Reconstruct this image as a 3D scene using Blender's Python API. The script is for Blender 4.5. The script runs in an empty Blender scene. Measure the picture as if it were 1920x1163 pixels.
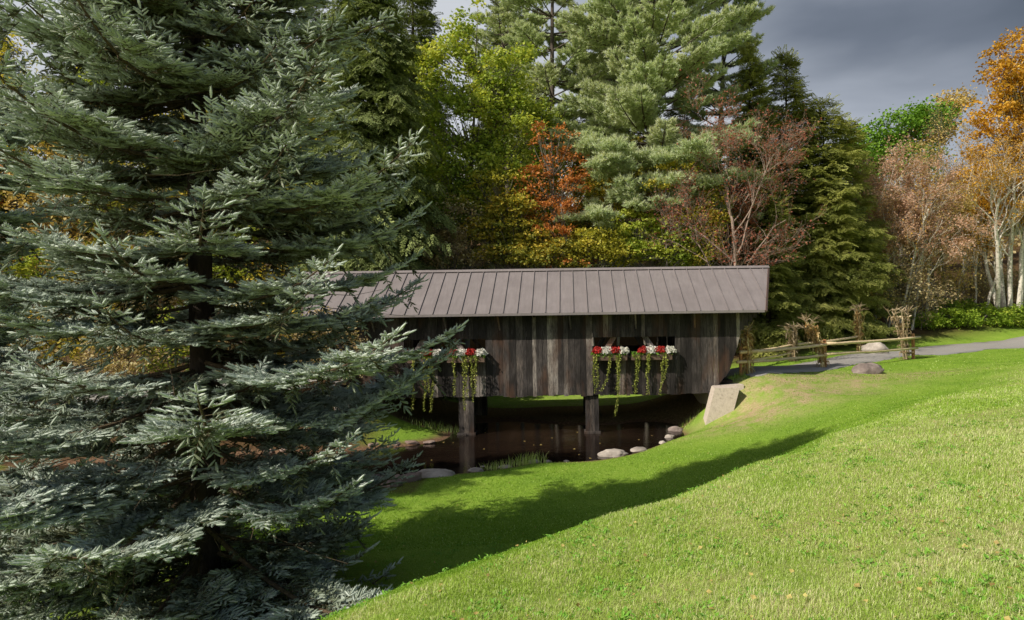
import bpy, math, random
import numpy as np
from mathutils import Vector, Matrix, noise
S = bpy.context.scene
COL = S.collection
R0 = np.random.default_rng(7)
F, PX, HY, CZ, ROLL = 1250.0, 1065.0, 575.0, 2.72, 0.014

# ------------------------------------------------------------------ helpers
def px2(px, py, z=None, Y=None):
    """photo pixel + known height (or depth) -> point standing in the world"""
    dx, dy = px-PX, py-HY
    x = dx - ROLL*dy; y = dy + ROLL*dx
    if Y is None: Y = (CZ-z)*F/y
    if z is None: z = CZ - y*Y/F
    return (x*Y/F, Y, z)
def xat(px, Y): return (px-PX)*Y/F

class MB:
    def __init__(s): s.V=[]; s.T=[]; s.Q=[]; s.A=[]; s.n=0
    def add(s, V, T=None, Q=None, a=0.5):
        V = np.asarray(V, float).reshape(-1,3)
        s.V.append(V)
        if T is not None and len(T): s.T.append(np.asarray(T, np.int64).reshape(-1,3)+s.n)
        if Q is not None and len(Q): s.Q.append(np.asarray(Q, np.int64).reshape(-1,4)+s.n)
        s.A.append(np.broadcast_to(np.asarray(a, float), (len(V),)))
        s.n += len(V)
    def rep(s, tpl, M, t, a=None, ta=None):
        """replicate template (V,T,Q) with N matrices (N,3,3), offsets (N,3), tint a (N)"""
        tv, tt, tq = tpl[0], tpl[1], tpl[2]
        N, k = len(t), len(tv)
        if N == 0: return
        V = np.einsum('nij,kj->nki', M, tv) + t[:,None,:]
        off = (np.arange(N)*k)[:,None,None]
        T = (tt[None]+off).reshape(-1,3) if tt is not None and len(tt) else None
        Q = (tq[None]+off).reshape(-1,4) if tq is not None and len(tq) else None
        A = np.zeros((N,k)) + (0.5 if a is None else np.asarray(a).reshape(-1,1))
        if len(tpl) > 3: A = A + tpl[3][None]
        s.add(V.reshape(-1,3), T, Q, A.reshape(-1))
    def merge(s, o):
        s.add(np.vstack(o.V), np.vstack(o.T) if o.T else None, np.vstack(o.Q) if o.Q else None, np.concatenate(o.A))
    def tpl(s):
        return (np.vstack(s.V), np.vstack(s.T) if s.T else np.zeros((0,3),np.int64),
                np.vstack(s.Q) if s.Q else np.zeros((0,4),np.int64), np.concatenate(s.A))
    def mesh(s, name, smooth=False):
        V = np.vstack(s.V); T = np.vstack(s.T) if s.T else np.zeros((0,3),np.int64)
        Q = np.vstack(s.Q) if s.Q else np.zeros((0,4),np.int64)
        me = bpy.data.meshes.new(name)
        me.vertices.add(len(V)); me.vertices.foreach_set('co', V.astype(np.float32).ravel())
        L = np.concatenate([T.ravel(), Q.ravel()]).astype(np.int32)
        me.loops.add(len(L)); me.loops.foreach_set('vertex_index', L)
        st = np.concatenate([np.arange(len(T))*3, len(T)*3+np.arange(len(Q))*4]).astype(np.int32)
        me.polygons.add(len(st)); me.polygons.foreach_set('loop_start', st)
        me.polygons.foreach_set('use_smooth', np.full(len(st), smooth))
        at = me.attributes.new('tint', 'FLOAT', 'POINT')
        at.data.foreach_set('value', np.concatenate(s.A).astype(np.float32))
        me.update(calc_edges=True)
        return me
    def build(s, name, mat, parent=None, smooth=False, loc=None):
        o = bpy.data.objects.new(name, s.mesh(name, smooth)); COL.objects.link(o)
        o.data.materials.append(mat)
        if parent is not None: o.parent = parent
        if loc is not None: o.location = loc
        return o
    def box(s, c, h, M=None, a=0.5):
        v = np.array([(i,j,k) for i in (-1,1) for j in (-1,1) for k in (-1,1)], float)*np.array(h)
        if M is not None: v = v @ np.asarray(M).T
        s.add(v+np.array(c), Q=[(0,1,3,2),(4,6,7,5),(0,4,5,1),(2,3,7,6),(0,2,6,4),(1,5,7,3)], a=a)
    def tube(s, P, r, n=6, a=0.5, cap=True, wob=0):
        P = np.asarray(P, float); m = len(P)
        r = np.broadcast_to(np.asarray(r, float), (m,))
        d = np.gradient(P, axis=0); d /= np.linalg.norm(d, axis=1)[:,None]+1e-9
        ref = np.array([0,0,1.]) if abs(d[:,2]).mean() < .8 else np.array([1.,0,0])
        u = np.cross(d, ref); u /= np.linalg.norm(u, axis=1)[:,None]+1e-9
        w = np.cross(d, u)
        th = np.arange(n)*2*np.pi/n
        rr = r[:,None]*(1+(wob*R0.normal(size=(m,n)) if wob else 0))
        V = P[:,None]+(u[:,None]*np.cos(th)[None,:,None]+w[:,None]*np.sin(th)[None,:,None])*(rr[...,None] if wob else r[:,None,None])
        i = np.arange(m-1)[:,None]*n; j = np.arange(n)[None]; k = (j+1)%n
        Q = np.stack([i+j, i+k, i+n+k, i+n+j], -1).reshape(-1,4)
        V = V.reshape(-1,3); T = None
        if cap:
            V = np.vstack([V, P[0], P[-1]]); T = []
            for q in range(n):
                T.append((m*n, (q+1)%n, q)); T.append((m*n+1, (m-1)*n+q, (m-1)*n+(q+1)%n))
        s.add(V, T, Q, a)

def unit(v): return v/(np.linalg.norm(v, axis=-1, keepdims=True)+1e-9)
def frames(d, up=None, rng=R0, jit=0.0):
    """columns x,y,z ; y = d ; z ~ up (or random)"""
    d = unit(np.asarray(d, float)); N = len(d)
    if up is None: up = rng.normal(size=(N,3))
    else: up = np.broadcast_to(up, (N,3)) + rng.normal(size=(N,3))*jit
    x = unit(np.cross(d, up)); z = np.cross(x, d)
    return np.stack([x, d, z], -1)

def empty(name, loc=(0,0,0)):
    o = bpy.data.objects.new(name, None); COL.objects.link(o); o.location = loc
    o.empty_display_size = .3; return o
def tag(o, label=None, cat=None, group=None, kind=None):
    if label: o['label'] = label
    if cat: o['category'] = cat
    if group: o['group'] = group
    if kind: o['kind'] = kind
    return o
def copy_tree(o, parent=None):
    c = o.copy(); COL.objects.link(c)
    if parent is not None: c.parent = parent
    for ch in list(o.children): copy_tree(ch, c)
    return c

# ------------------------------------------------------------------ materials
class NT:
    def __init__(s, name):
        s.m = bpy.data.materials.new(name); s.m.use_nodes = True
        s.t = s.m.node_tree; s.t.nodes.clear()
        s.out = s.n('ShaderNodeOutputMaterial')
    def n(s, t, **k):
        nd = s.t.nodes.new(t)
        for a, v in k.items():
            if a.startswith('i_'): nd.inputs[a[2:].replace('_',' ')].default_value = v
            else: setattr(nd, a, v)
        return nd
    def l(s, a, b): s.t.links.new(a, b)
    def tint(s): return s.n('ShaderNodeAttribute', attribute_name='tint').outputs['Fac']
    def noise(s, scale, detail=4, vec=None, rough=.6):
        nd = s.n('ShaderNodeTexNoise', i_Scale=scale, i_Detail=detail, i_Roughness=rough)
        if vec is not None: s.l(vec, nd.inputs['Vector'])
        return nd.outputs['Fac']
    def ramp(s, fac, stops, interp='LINEAR'):
        r = s.n('ShaderNodeValToRGB'); r.color_ramp.interpolation = interp
        e = r.color_ramp.elements
        while len(e) < len(stops): e.new(.5)
        for q, (p, c) in zip(e, stops): q.position = p; q.color = (*c, 1) if len(c)==3 else c
        s.l(fac, r.inputs['Fac']); return r.outputs['Color']
    def math(s, op, a, b=None, clamp=False):
        nd = s.n('ShaderNodeMath', operation=op, use_clamp=clamp)
        for i, v in enumerate((a, b)):
            if v is None: continue
            if isinstance(v, (int, float)): nd.inputs[i].default_value = v
            else: s.l(v, nd.inputs[i])
        return nd.outputs[0]
    def mix(s, f, a, b, mode='MIX'):
        nd = s.n('ShaderNodeMix', data_type='RGBA', blend_type=mode)
        for i, v in ((0,f),(6,a),(7,b)):
            if isinstance(v, (int, float)): nd.inputs[i].default_value = v
            elif isinstance(v, tuple): nd.inputs[i].default_value = (*v, 1)
            else: s.l(v, nd.inputs[i])
        return nd.outputs[2]
    def pos(s): return s.n('ShaderNodeNewGeometry').outputs['Position']
    def obj(s): return s.n('ShaderNodeTexCoord').outputs['Object']
    def scaled(s, v, sc):
        m = s.n('ShaderNodeMapping'); m.inputs['Scale'].default_value = sc; s.l(v, m.inputs['Vector']); return m.outputs[0]
    def bump(s, h, st, dist=.02):
        b = s.n('ShaderNodeBump', i_Strength=st, i_Distance=dist); s.l(h, b.inputs['Height']); return b.outputs[0]
    def pbr(s, col, rough=.8, bump=None, metal=0, spec=.5):
        p = s.n('ShaderNodeBsdfPrincipled', i_Roughness=rough if isinstance(rough,(int,float)) else .5, i_Metallic=metal)
        p.inputs['Specular IOR Level'].default_value = spec
        if not isinstance(rough,(int,float)): s.l(rough, p.inputs['Roughness'])
        if isinstance(col, tuple): p.inputs['Base Color'].default_value = (*col,1)
        else: s.l(col, p.inputs['Base Color'])
        if bump is not None: s.l(bump, p.inputs['Normal'])
        s.l(p.outputs[0], s.out.inputs['Surface']); return p

def leaf_mat(name, stops, trans=.35, clump=.6, rough=.55, spec=.3):
    """tint per leaf + clump noise -> colour ; diffuse + translucent"""
    t = NT(name)
    f = t.math('ADD', t.math('MULTIPLY', t.tint(), 1-clump*.5), t.math('MULTIPLY', t.math('SUBTRACT', t.noise(clump_scale.get(name, .55), 2, t.pos()), .3), clump))
    c = t.ramp(f, stops)
    p = t.pbr(c, rough, spec=spec)
    tr = t.n('ShaderNodeBsdfTranslucent'); t.l(t.mix(1.0, c, (1.0,.95,.55), 'MULTIPLY'), tr.inputs['Color'])
    mx = t.n('ShaderNodeMixShader', i_Fac=trans); t.l(p.outputs[0], mx.inputs[1]); t.l(tr.outputs[0], mx.inputs[2])
    t.l(mx.outputs[0], t.out.inputs['Surface']); return t.m
clump_scale = {}

def bark_mat(name, a, b, scale=6):
    t = NT(name); o = t.pos()
    v = t.scaled(o, (1,1,.25)); n = t.noise(scale, 6, v, .7)
    c = t.ramp(n, [(.3,a),(.7,b)])
    t.pbr(c, .9, t.bump(n, .8, .03), spec=.2); return t.m

M = {}
M['bark_dark'] = bark_mat('dark bark', (.015,.011,.009), (.07,.052,.042), 9)
M['bark_grey'] = bark_mat('grey bark', (.09,.08,.07), (.30,.27,.23))
M['bark_pale'] = bark_mat('pale bark', (.16,.115,.095), (.44,.33,.27))
M['bark_pine'] = bark_mat('pine bark', (.05,.04,.035), (.17,.14,.12))
def birch():
    t = NT('birch bark'); o = t.pos()
    n = t.noise(5, 5, t.scaled(o, (1,1,4)), .7)
    t.pbr(t.ramp(n, [(.34,(.10,.08,.07)),(.44,(.62,.57,.50)),(.8,(.82,.78,.72))]), .8, spec=.2); return t.m
M['birch'] = birch()
M['spruce'] = leaf_mat('blue spruce needles', [(.0,(.035,.036,.012)),(.2,(.09,.095,.035)),(.42,(.22,.265,.18)),(.62,(.48,.56,.49)),(.9,(.80,.86,.82))], .12, .25, .5, .3)
M['twig'] = bark_mat('spruce twig', (.05,.035,.022), (.16,.12,.075), 20)
M['norway'] = leaf_mat('dark spruce needles', [(0,(0.067,0.094,0.032)),(.5,(0.238,0.295,0.102)),(1,(0.576,0.642,0.244))], .2, .5)
M['hemlock'] = leaf_mat('hemlock needles', [(0,(0.070,0.087,0.020)),(.38,(0.251,0.290,0.072)),(.62,(0.532,0.551,0.160)),(1,(0.850,0.850,0.377))], .35, .7)
M['pine'] = leaf_mat('white pine needles', [(0,(0.190,0.251,0.106)),(.35,(0.546,0.663,0.383)),(1,(0.850,0.850,0.702))], .4, .35)
M['green'] = leaf_mat('bright green leaves', [(0,(0.065,0.146,0.018)),(.5,(0.183,0.366,0.037)),(1,(0.403,0.586,0.073))], .4)
M['ygreen'] = leaf_mat('yellow green leaves', [(0,(0.115,0.162,0.027)),(.35,(0.299,0.411,0.055)),(.7,(0.618,0.673,0.111)),(.9,(0.828,0.784,0.177)),(1,(0.825,0.571,0.174))], .4)
M['olive'] = leaf_mat('mixed autumn leaves', [(0,(0.079,0.106,0.019)),(.35,(0.263,0.283,0.046)),(.6,(0.660,0.520,0.071)),(.8,(0.850,0.520,0.094)),(1,(0.850,0.283,0.071))], .4, .8)
M['yellow'] = leaf_mat('yellow leaves', [(0,(0.127,0.143,0.016)),(.4,(0.412,0.412,0.048)),(.75,(0.793,0.666,0.111)),(1,(0.850,0.793,0.317))], .4)
M['orange'] = leaf_mat('orange leaves', [(0,(0.143,0.054,0.020)),(.4,(0.516,0.199,0.055)),(.75,(0.789,0.335,0.101)),(1,(0.824,0.509,0.234))], .4)
M['gold'] = leaf_mat('golden orange leaves', [(0,(0.188,0.112,0.015)),(.4,(0.564,0.320,0.038)),(.75,(0.850,0.508,0.066)),(1,(0.850,0.752,0.150))], .4)
M['pink'] = leaf_mat('dusty pink leaves', [(0,(0.264,0.154,0.099)),(.5,(0.660,0.418,0.297)),(1,(0.850,0.638,0.462))], .4)
M['tan'] = leaf_mat('tan leaves', [(0,(0.238,0.178,0.059)),(.5,(0.634,0.475,0.178)),(1,(0.850,0.752,0.277))], .4)
M['rust'] = leaf_mat('rust leaves', [(0,(0.128,0.042,0.027)),(.5,(0.386,0.132,0.086)),(1,(0.588,0.277,0.185))], .4)
M['brush'] = leaf_mat('brown brush leaves', [(0,(0.154,0.112,0.068)),(.5,(0.527,0.413,0.211)),(1,(0.850,0.850,0.487))], .35)
M['shrub'] = leaf_mat('shrub leaves', [(0,(0.078,0.137,0.016)),(.5,(0.312,0.468,0.049)),(.85,(0.644,0.742,0.098)),(1,(0.850,0.644,0.156))], .4)

# ------------------------------------------------------------------ terrain
WZ = -1.6
C = [ # foreground hill, camera stands on it
 (0,0,1.12),(-2.5,0,.75),(-6,-1,-.2),(-12,-2,-.8),(3,0,1.35),(7,0,1.75),(14,0,2.2),(0,-6,1.5),(12,-6,2.6),(-10,-8,0),(24,4,2.2),
 (1.9,2.9,1.24),(-.6,3,.98),(6.2,9,1.02),(9.2,13.5,.82),(4,6,1.08),(14,8,1.5),(20,14,1.2),(24,22,.8),
 (1.5,6,.69),(.2,5.0,.60),(5.2,11,.68),
 px2(1920,684,z=.62), px2(1700,762,z=.43), px2(1530,828,z=.34), px2(1400,883,z=.34), px2(1130,975,z=.36), px2(870,1064,z=.38), px2(640,1148,z=.42),
 # drop behind the crest and the low lawn
 (-3.2,5.0,-.35),(-2.3,6.9,-.35),(.0,8.4,-.3),(3.0,11.2,-.3),(5.0,13.6,-.12),(8.4,16.8,.12),
 (-4.2,6.3,-1.0),(-2.8,8.5,-1.0),(-.2,10.3,-.98),(2.6,13,-.85),(5.2,15.8,-.62),(9,19,-.1),
 (-4.7,8.5,-1.25),(-3,10.3,-1.25),(-1.4,12,-1.25),(0,14,-1.28),(2,16.2,-1.2),(4.6,17.6,-.95),(6.4,18.6,-.6),(6.5,20.5,-.3),(4,20.4,-1.15),
 (-8,6,-1.2),(-12,6,-1.3),(-10,11,-1.35),(-5.5,12.5,-1.35),(-3,15.2,-1.42),(-8,14.5,-1.45),(-16,14,-1.4),
 (.3,17.6,-1.42),(2,18.4,-1.38),(3.4,20.0,-1.33),(4.6,21.6,-1.2),
 # pond and creek bed
 (-3.6,16.9,-1.56),(-2.7,17.4,-1.56),(-1,18.4,-1.56),(1.3,18.9,-1.56),(2.9,20.8,-1.56),(3.9,22.9,-1.56),(4.1,24,-1.5),
 (-1,20.6,-2.3),(1.4,21.6,-2.3),(-2.6,19.4,-2.2),(2.8,22.6,-2.1),(-5.4,18.8,-2.0),(-8.5,18.3,-1.95),(-13,17.6,-1.9),
 (-3.2,24.1,-1.58),(-.8,24.4,-1.58),(1.6,24.4,-1.58),(-4.3,21.7,-1.56),(-6.5,20.8,-1.5),(-6.2,16.6,-1.56),(-9.5,16.2,-1.5),(-9.5,20.4,-1.5),(-14,20,-1.4),
 (-3.4,26.5,-1.45),(1,26.5,-1.5),(-5.6,23,-1.25),(-5.8,25,-1.2),
 # beyond the bridge
 (-1,29,-1.5),(3,29,-1.45),(-4,29.5,-1.4),(0,32,-1.2),(-6,31,-.9),(4,32,-.9),(0,35.5,.0),(6,35,.1),
 # bank at the right bridge end, road level
 (5.5,23.1,.0),(5.15,21.65,-1.0),(4.6,21.6,-1.25),(5.75,21.75,-.75),(6.3,21.8,-.15),(6.3,23.0,.12),(6.3,24.7,.12),(6.3,26.6,.1),(7.6,23.9,.2),(8.5,26.3,.2),(7.4,21.9,.0),(8.5,22.6,.1),(10.2,26.3,.16),(11,28.8,.14),
 (15.5,30,.11),(15,32.5,.1),(15.1,34.8,.1),(10.8,32.2,.0),(13,25,.12),(18,27,.25),(19,35,.12),(26,39.5,.15),(25,32,.35),(40,45,.3),(40,30,.8),(7,29.5,-.4),
 px2(1450,760,z=-.42),px2(1450,795,z=-.72),px2(1600,740,z=-.12),
 # left bridge end and road
 (-8,23,0.0),(-8.3,24.7,.1),(-8,26.8,0),(-12,24.7,.1),(-20,24.7,.2),(-30,24.7,.3),(-10,28.5,-.3),(-16,28,.2),
 # wooded slope
 (-30,36,2),(-15,36,1.4),(-6,37,.8),(6,40,1.6),(14,40,1.0),(22,42.3,1.0),(25.5,43.8,1.35),(18.5,40,.9),(30,46.5,1.7),(22,46,2.1),(18,48,2.6),(14,38,.5),(40,55,3.4),(-30,60,9),(0,60,7.5),(30,62,5),(60,60,6),(60,30,2),(-40,10,0),(-40,24,.5),(-30,-8,-.5),(60,0,4)]
C = np.array(C, float)
def tps_k(r2): return np.where(r2 > 1e-9, r2*np.log(r2+1e-9)*.5, 0)
_n = len(C); _K = tps_k(((C[:,None,:2]-C[None,:,:2])**2).sum(-1)) + np.eye(_n)*.15
_P = np.hstack([np.ones((_n,1)), C[:,:2]])
_A = np.vstack([np.hstack([_K,_P]), np.hstack([_P.T, np.zeros((3,3))])])
_w = np.linalg.solve(_A, np.concatenate([C[:,2], np.zeros(3)]))
_nz = R0.uniform(0, 6.28, (14,3))
ROAD = np.array([(-30,24.7),(-8,24.7),(-1,24.7),(6,24.7),(8.4,25.8),(11,28.8),(15,32.3),(19,34.9),(26,38.9),(40,45.5),(60,50)])
def _dens(P, k=12):
    t = np.linspace(0, len(P)-1, (len(P)-1)*k+1); i = np.arange(len(P))
    Q = np.stack([np.interp(t, i, P[:,0]), np.interp(t, i, P[:,1])], 1)
    for _ in range(14): Q[1:-1] = .25*Q[:-2]+.5*Q[1:-1]+.25*Q[2:]
    return Q
ROADC = _dens(ROAD)
def terr(x, y, bumps=True):
    x = np.atleast_1d(np.asarray(x, float)); y = np.atleast_1d(np.asarray(y, float))
    xc, yc = np.clip(x, -40, 60), np.clip(y, -8, 62)
    z = np.empty(len(x))
    for s in range(0, len(x), 60000):
        a, b = xc[s:s+60000], yc[s:s+60000]
        r2 = (a[:,None]-C[None,:,0])**2+(b[:,None]-C[None,:,1])**2
        z[s:s+60000] = tps_k(r2)@_w[:_n] + _w[_n]+_w[_n+1]*a+_w[_n+2]*b
    z += np.clip(y-62, 0, 200)*.17
    if bumps:
        w = np.zeros_like(z)
        for i, (p, q, r) in enumerate(_nz):
            k = .5*1.33**(i%8)
            w += np.sin(x*k*math.cos(p)+y*k*math.sin(p)+q)/k*.011
        z += w
    return z
def tz(x, y): return float(terr(x, y)[0])
def roadd(x, y):
    d = np.full(len(x), 1e9)
    for q in ROADC: d = np.minimum(d, (x-q[0])**2+(y-q[1])**2)
    return np.sqrt(d)

def axis(lo, hi, st, far_lo, far_hi, g=1.25):
    a = list(np.arange(lo, hi+1e-6, st)); s = st; v = hi
    while v < far_hi: s *= g; v += s; a.append(v)
    s = st; v = lo; b = []
    while v > far_lo: s *= g; v -= s; b.append(v)
    return np.array(b[::-1]+a)
gx = axis(-14, 20, .2, -500, 500); gy = axis(-3, 36, .2, -300, 700)
X, Y = np.meshgrid(gx, gy); x, y = X.ravel(), Y.ravel(); zz = terr(x, y)
def ground_mat():
    t = NT('lawn and forest floor'); p = t.pos()
    at = t.n('ShaderNodeAttribute', attribute_name='zone'); sp = t.n('ShaderNodeSeparateColor'); t.l(at.outputs['Color'], sp.inputs[0])
    n1 = t.noise(.55, 5, p); n2 = t.noise(7, 5, p, .7); n3 = t.noise(60, 3, p, .7)
    g = t.ramp(t.math('ADD', t.math('MULTIPLY', n1, .55), t.math('MULTIPLY', n2, .45)), [(.32,(.11,.23,.014)),(.5,(.19,.33,.025)),(.68,(.28,.40,.05))])
    g = t.mix(t.ramp(n3, [(.35,(0,0,0)),(.75,(.55,.55,.55))]), g, (.34,.46,.11))
    g = t.mix(t.ramp(n3, [(.2,(.75,.75,.75)),(.45,(0,0,0))]), g, (.07,.10,.015))
    dry = t.math('MULTIPLY', at.outputs['Alpha'], t.ramp(t.noise(1.1, 6, p, .75), [(.40,(.15,.15,.15)),(.62,(.95,.95,.95))]))
    g = t.mix(dry, g, t.ramp(n2, [(.3,(.26,.30,.07)),(.7,(.50,.46,.24))]))
    dirt = t.ramp(t.noise(18, 6, p, .7), [(.3,(.30,.22,.11)),(.7,(.56,.44,.28))])
    df = t.math('MULTIPLY', sp.outputs[0], t.ramp(t.noise(1.6, 5, p, .7), [(.34,(0,0,0)),(.62,(1,1,1))]))
    c = t.mix(df, g, dirt)
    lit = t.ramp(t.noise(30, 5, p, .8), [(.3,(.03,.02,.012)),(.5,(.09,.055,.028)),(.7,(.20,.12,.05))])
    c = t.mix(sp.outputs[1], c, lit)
    mud = t.ramp(t.noise(12, 5, p), [(.3,(.09,.05,.03)),(.7,(.26,.16,.10))])
    c = t.mix(sp.outputs[2], c, mud)
    h = t.math('ADD', n2, t.math('MULTIPLY', n3, .5))
    t.pbr(c, .95, t.bump(h, .7, .05), spec=.1); return t.m
g = MB()
nx, ny = len(gx), len(gy)
i = np.arange(ny-1)[:,None]*nx; j = np.arange(nx-1)[None]
g.add(np.stack([x,y,zz],1), Q=np.stack([i+j,i+j+1,i+nx+j+1,i+nx+j],-1).reshape(-1,4))
CR = np.array(sorted([px2(1920,684,z=.62)[:2], px2(1700,762,z=.43)[:2], px2(1530,828,z=.34)[:2], px2(1400,883,z=.34)[:2], px2(1130,975,z=.36)[:2], px2(870,1064,z=.38)[:2], px2(640,1148,z=.42)[:2], (-6,1.5), (-14,-4), (24,30), (40,40)]))
def nearm(x, y):
    return np.clip((np.interp(x, CR[:,0], CR[:,1])-y)/(.5+.12*np.maximum(x,0))+.5, 0, 1)
def zones(x, y, z):
    def bl(cx, cy, rx, ry): return np.exp(-((x-cx)/rx)**2-((y-cy)/ry)**2)
    dirt = np.clip(bl(7.6,21.9,2.6,1.5)*1.6+bl(11.5,23.6,3.2,1.3)*1.1+bl(5.6,20.2,1.9,1.1)*1.2+bl(3.3,5.2,3,2)*.5+bl(8,9,5,2)*.4+bl(.3,28.6,6,2)*.4, 0, 1)
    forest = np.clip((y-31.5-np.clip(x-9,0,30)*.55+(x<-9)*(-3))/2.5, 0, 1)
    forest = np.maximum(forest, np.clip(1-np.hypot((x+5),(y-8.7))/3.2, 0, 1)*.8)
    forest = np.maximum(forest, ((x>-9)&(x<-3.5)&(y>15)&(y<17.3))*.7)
    forest = np.maximum(forest, np.clip((-5.6-x)/1.2, 0, 1)*(y > 18.5))  # left bank: dark litter colour painted over lawn, standing in for woodland shade
    mud = np.clip((-1.47-z)/.08, 0, 1)*((y<27)&(y>14))
    mud = np.maximum(mud, ((y>23.2)&(y<28.2)&(x>-8)&(x<5.6))*.9)
    return dirt, forest, mud
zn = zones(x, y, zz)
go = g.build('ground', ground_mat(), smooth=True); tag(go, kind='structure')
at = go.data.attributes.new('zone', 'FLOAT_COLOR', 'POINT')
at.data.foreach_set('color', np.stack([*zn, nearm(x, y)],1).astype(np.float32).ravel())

# road
def ribbon(name, cl, hw, mat, dz=.035):
    b = MB(); d = unit(np.gradient(cl, axis=0)); nn = np.stack([-d[:,1], d[:,0]],1)
    offs = np.array([-1,-.97,-.5,0,.5,.97,1])*hw; ww = np.interp(cl[:,0], [6,9,17], [1,.82,.70])[:,None]; V = []
    for o in offs:
        e = cl+nn*(o*ww+(R0.normal(size=(len(cl),1))*.07 if abs(o)>.9*hw else 0)); z = terr(e[:,0], e[:,1])+(dz if abs(o)<hw*.99 else -.06)
        V.append(np.column_stack([e, z]))
    V = np.stack(V,1); m, k = V.shape[:2]
    i = np.arange(m-1)[:,None]*k; j = np.arange(k-1)[None]
    b.add(V.reshape(-1,3), Q=np.stack([i+j,i+j+1,i+k+j+1,i+k+j],-1).reshape(-1,4))
    return b.build(name, mat, smooth=True)
t = NT('gravel'); p = t.pos(); n = t.noise(45, 6, p, .8); n2 = t.noise(1.5, 4, p)
t.pbr(t.mix(t.math('MULTIPLY', n2, .5), t.ramp(n, [(.3,(.20,.20,.21)),(.7,(.50,.49,.48))]), (.34,.30,.24)), .95, t.bump(n, .8, .03), spec=.2); M['gravel'] = t.m
EAST = ROADC[ROADC[:,0] > 5.9]; WEST = ROADC[ROADC[:,0] < -8.0]
tag(ribbon('gravel_road', EAST, 1.75, M['gravel']), 'pale gravel road leaving the bridge and curving off between the fences', 'road', kind='structure')
tag(ribbon('gravel_road', WEST, 1.75, M['gravel']), 'gravel road reaching the bridge behind the spruces', 'road', kind='structure')

# water
t = NT('dark pond water'); p = t.pos(); n = t.noise(2.2, 3, t.scaled(p, (1,2.2,1)))
t.pbr(t.ramp(t.noise(.6, 3, p), [(.3,(.009,.006,.0045)),(.7,(.018,.011,.008))]), .035, t.bump(t.math('ADD', n, t.math('MULTIPLY', t.noise(14, 3, t.scaled(p, (1,2.5,1))), .25)), .10, .05), spec=.6); M['water'] = t.m
w = MB(); wx = np.linspace(-16, 6.5, 40); wy = np.linspace(14.5, 27.5, 24)
a, b = np.meshgrid(wx, wy); k = len(wx)
i = np.arange(len(wy)-1)[:,None]*k; j = np.arange(k-1)[None]
w.add(np.column_stack([a.ravel(), b.ravel(), np.full(a.size, WZ)]), Q=np.stack([i+j,i+j+1,i+k+j+1,i+k+j],-1).reshape(-1,4))
wo = w.build('pond_water', M['water']); tag(wo, 'dark brown pond water under the bridge', 'water', kind='structure')

# ------------------------------------------------------------------ covered bridge
def wood_mat(name, dark=1.0, warm=0):
    t = NT(name); p = t.pos(); ti = t.tint()
    gr = t.noise(5, 7, t.scaled(p, (5,5,.35)), .75); fine = t.noise(14, 5, t.scaled(p, (7,7,.25)), .8); bl = t.noise(1.1, 4, t.scaled(p,(1.6,1,.7)))
    f = t.math('ADD', t.math('ADD', t.math('MULTIPLY', ti, .62), t.math('MULTIPLY', gr, .38)), t.math('MULTIPLY', t.math('SUBTRACT', bl, .52), .85))
    c = t.ramp(f, [(.18,(.018,.015,.015)),(.42,(.07,.06,.058)),(.56,(.15,.13,.125)),(.70,(.26,.215,.19)),(.80,(.50,.44,.40)),(1,(.68,.62,.56))])
    c = t.mix(t.ramp(fine, [(.40,(.92,.92,.92)),(.56,(0,0,0))]), c, (.013,.011,.010))
    red = t.math('MULTIPLY', t.ramp(t.noise(.9, 3, t.scaled(p,(1.7,1,.5))), [(.55,(0,0,0)),(.72,(1,1,1))]), .6 if not warm else .9)
    c = t.mix(red, c, (.15,.075,.045), 'MIX')
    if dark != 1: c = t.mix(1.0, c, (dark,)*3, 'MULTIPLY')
    t.pbr(c, .85, t.bump(t.math('ADD', gr, fine), .6, .015), spec=.25); return t.m
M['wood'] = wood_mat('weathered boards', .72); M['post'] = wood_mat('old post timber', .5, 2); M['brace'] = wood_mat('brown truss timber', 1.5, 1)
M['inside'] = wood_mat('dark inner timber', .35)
t = NT('brown metal roofing'); p = t.pos(); n = t.noise(1.2, 4, p); n2 = t.noise(30, 3, t.scaled(p,(1,.2,.2)))
t.pbr(t.mix(t.math('MULTIPLY', t.ramp(t.noise(3.5, 6, t.scaled(p,(3.,.35,.35)), .75), [(.42,(0,0,0)),(.72,(1,1,1))]), .75), t.ramp(n, [(.3,(.20,.175,.178)),(.7,(.255,.226,.23))]), (.18,.158,.16)), .5, t.bump(t.noise(1.6, 3, t.scaled(p,(2.2,.6,.6))), .35, .05), metal=.0, spec=.5); M['roof'] = t.m
t = NT('roof trim'); t.pbr((.13,.085,.075), .5); M['trim'] = t.m
FY, BY, EY, RY = 22.6, 26.75, 22.05, 24.68
EZ, RZ, WB = 2.51, 4.09, -.3
CX = -1.13
def mx(v): return 2*CX-v
bridge = empty('covered_bridge', (CX, RY, WZ))
tag(bridge, 'long weathered wooden covered bridge with brown standing-seam metal roof', 'covered bridge')
def bpart(mb, name, mat, parent=bridge, smooth=False):
    o = mb.build(name, mat, None, smooth); o.parent = parent
    if parent is not None:
        wl = Vector((0,0,0)); q = parent
        while q is not None: wl += q.location; q = q.parent
        o.location = -wl
    return o
OPEN = [(xat(758,FY), xat(915,FY)), (xat(1105,FY), xat(1262,FY))]
OT, OB = 1.66, 1.12
prof = np.array([(4.80,-.29),(4.95,-.12),(5.42,.42),(5.72,1.28),(5.85,1.8),(5.86,2.6)])
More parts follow.
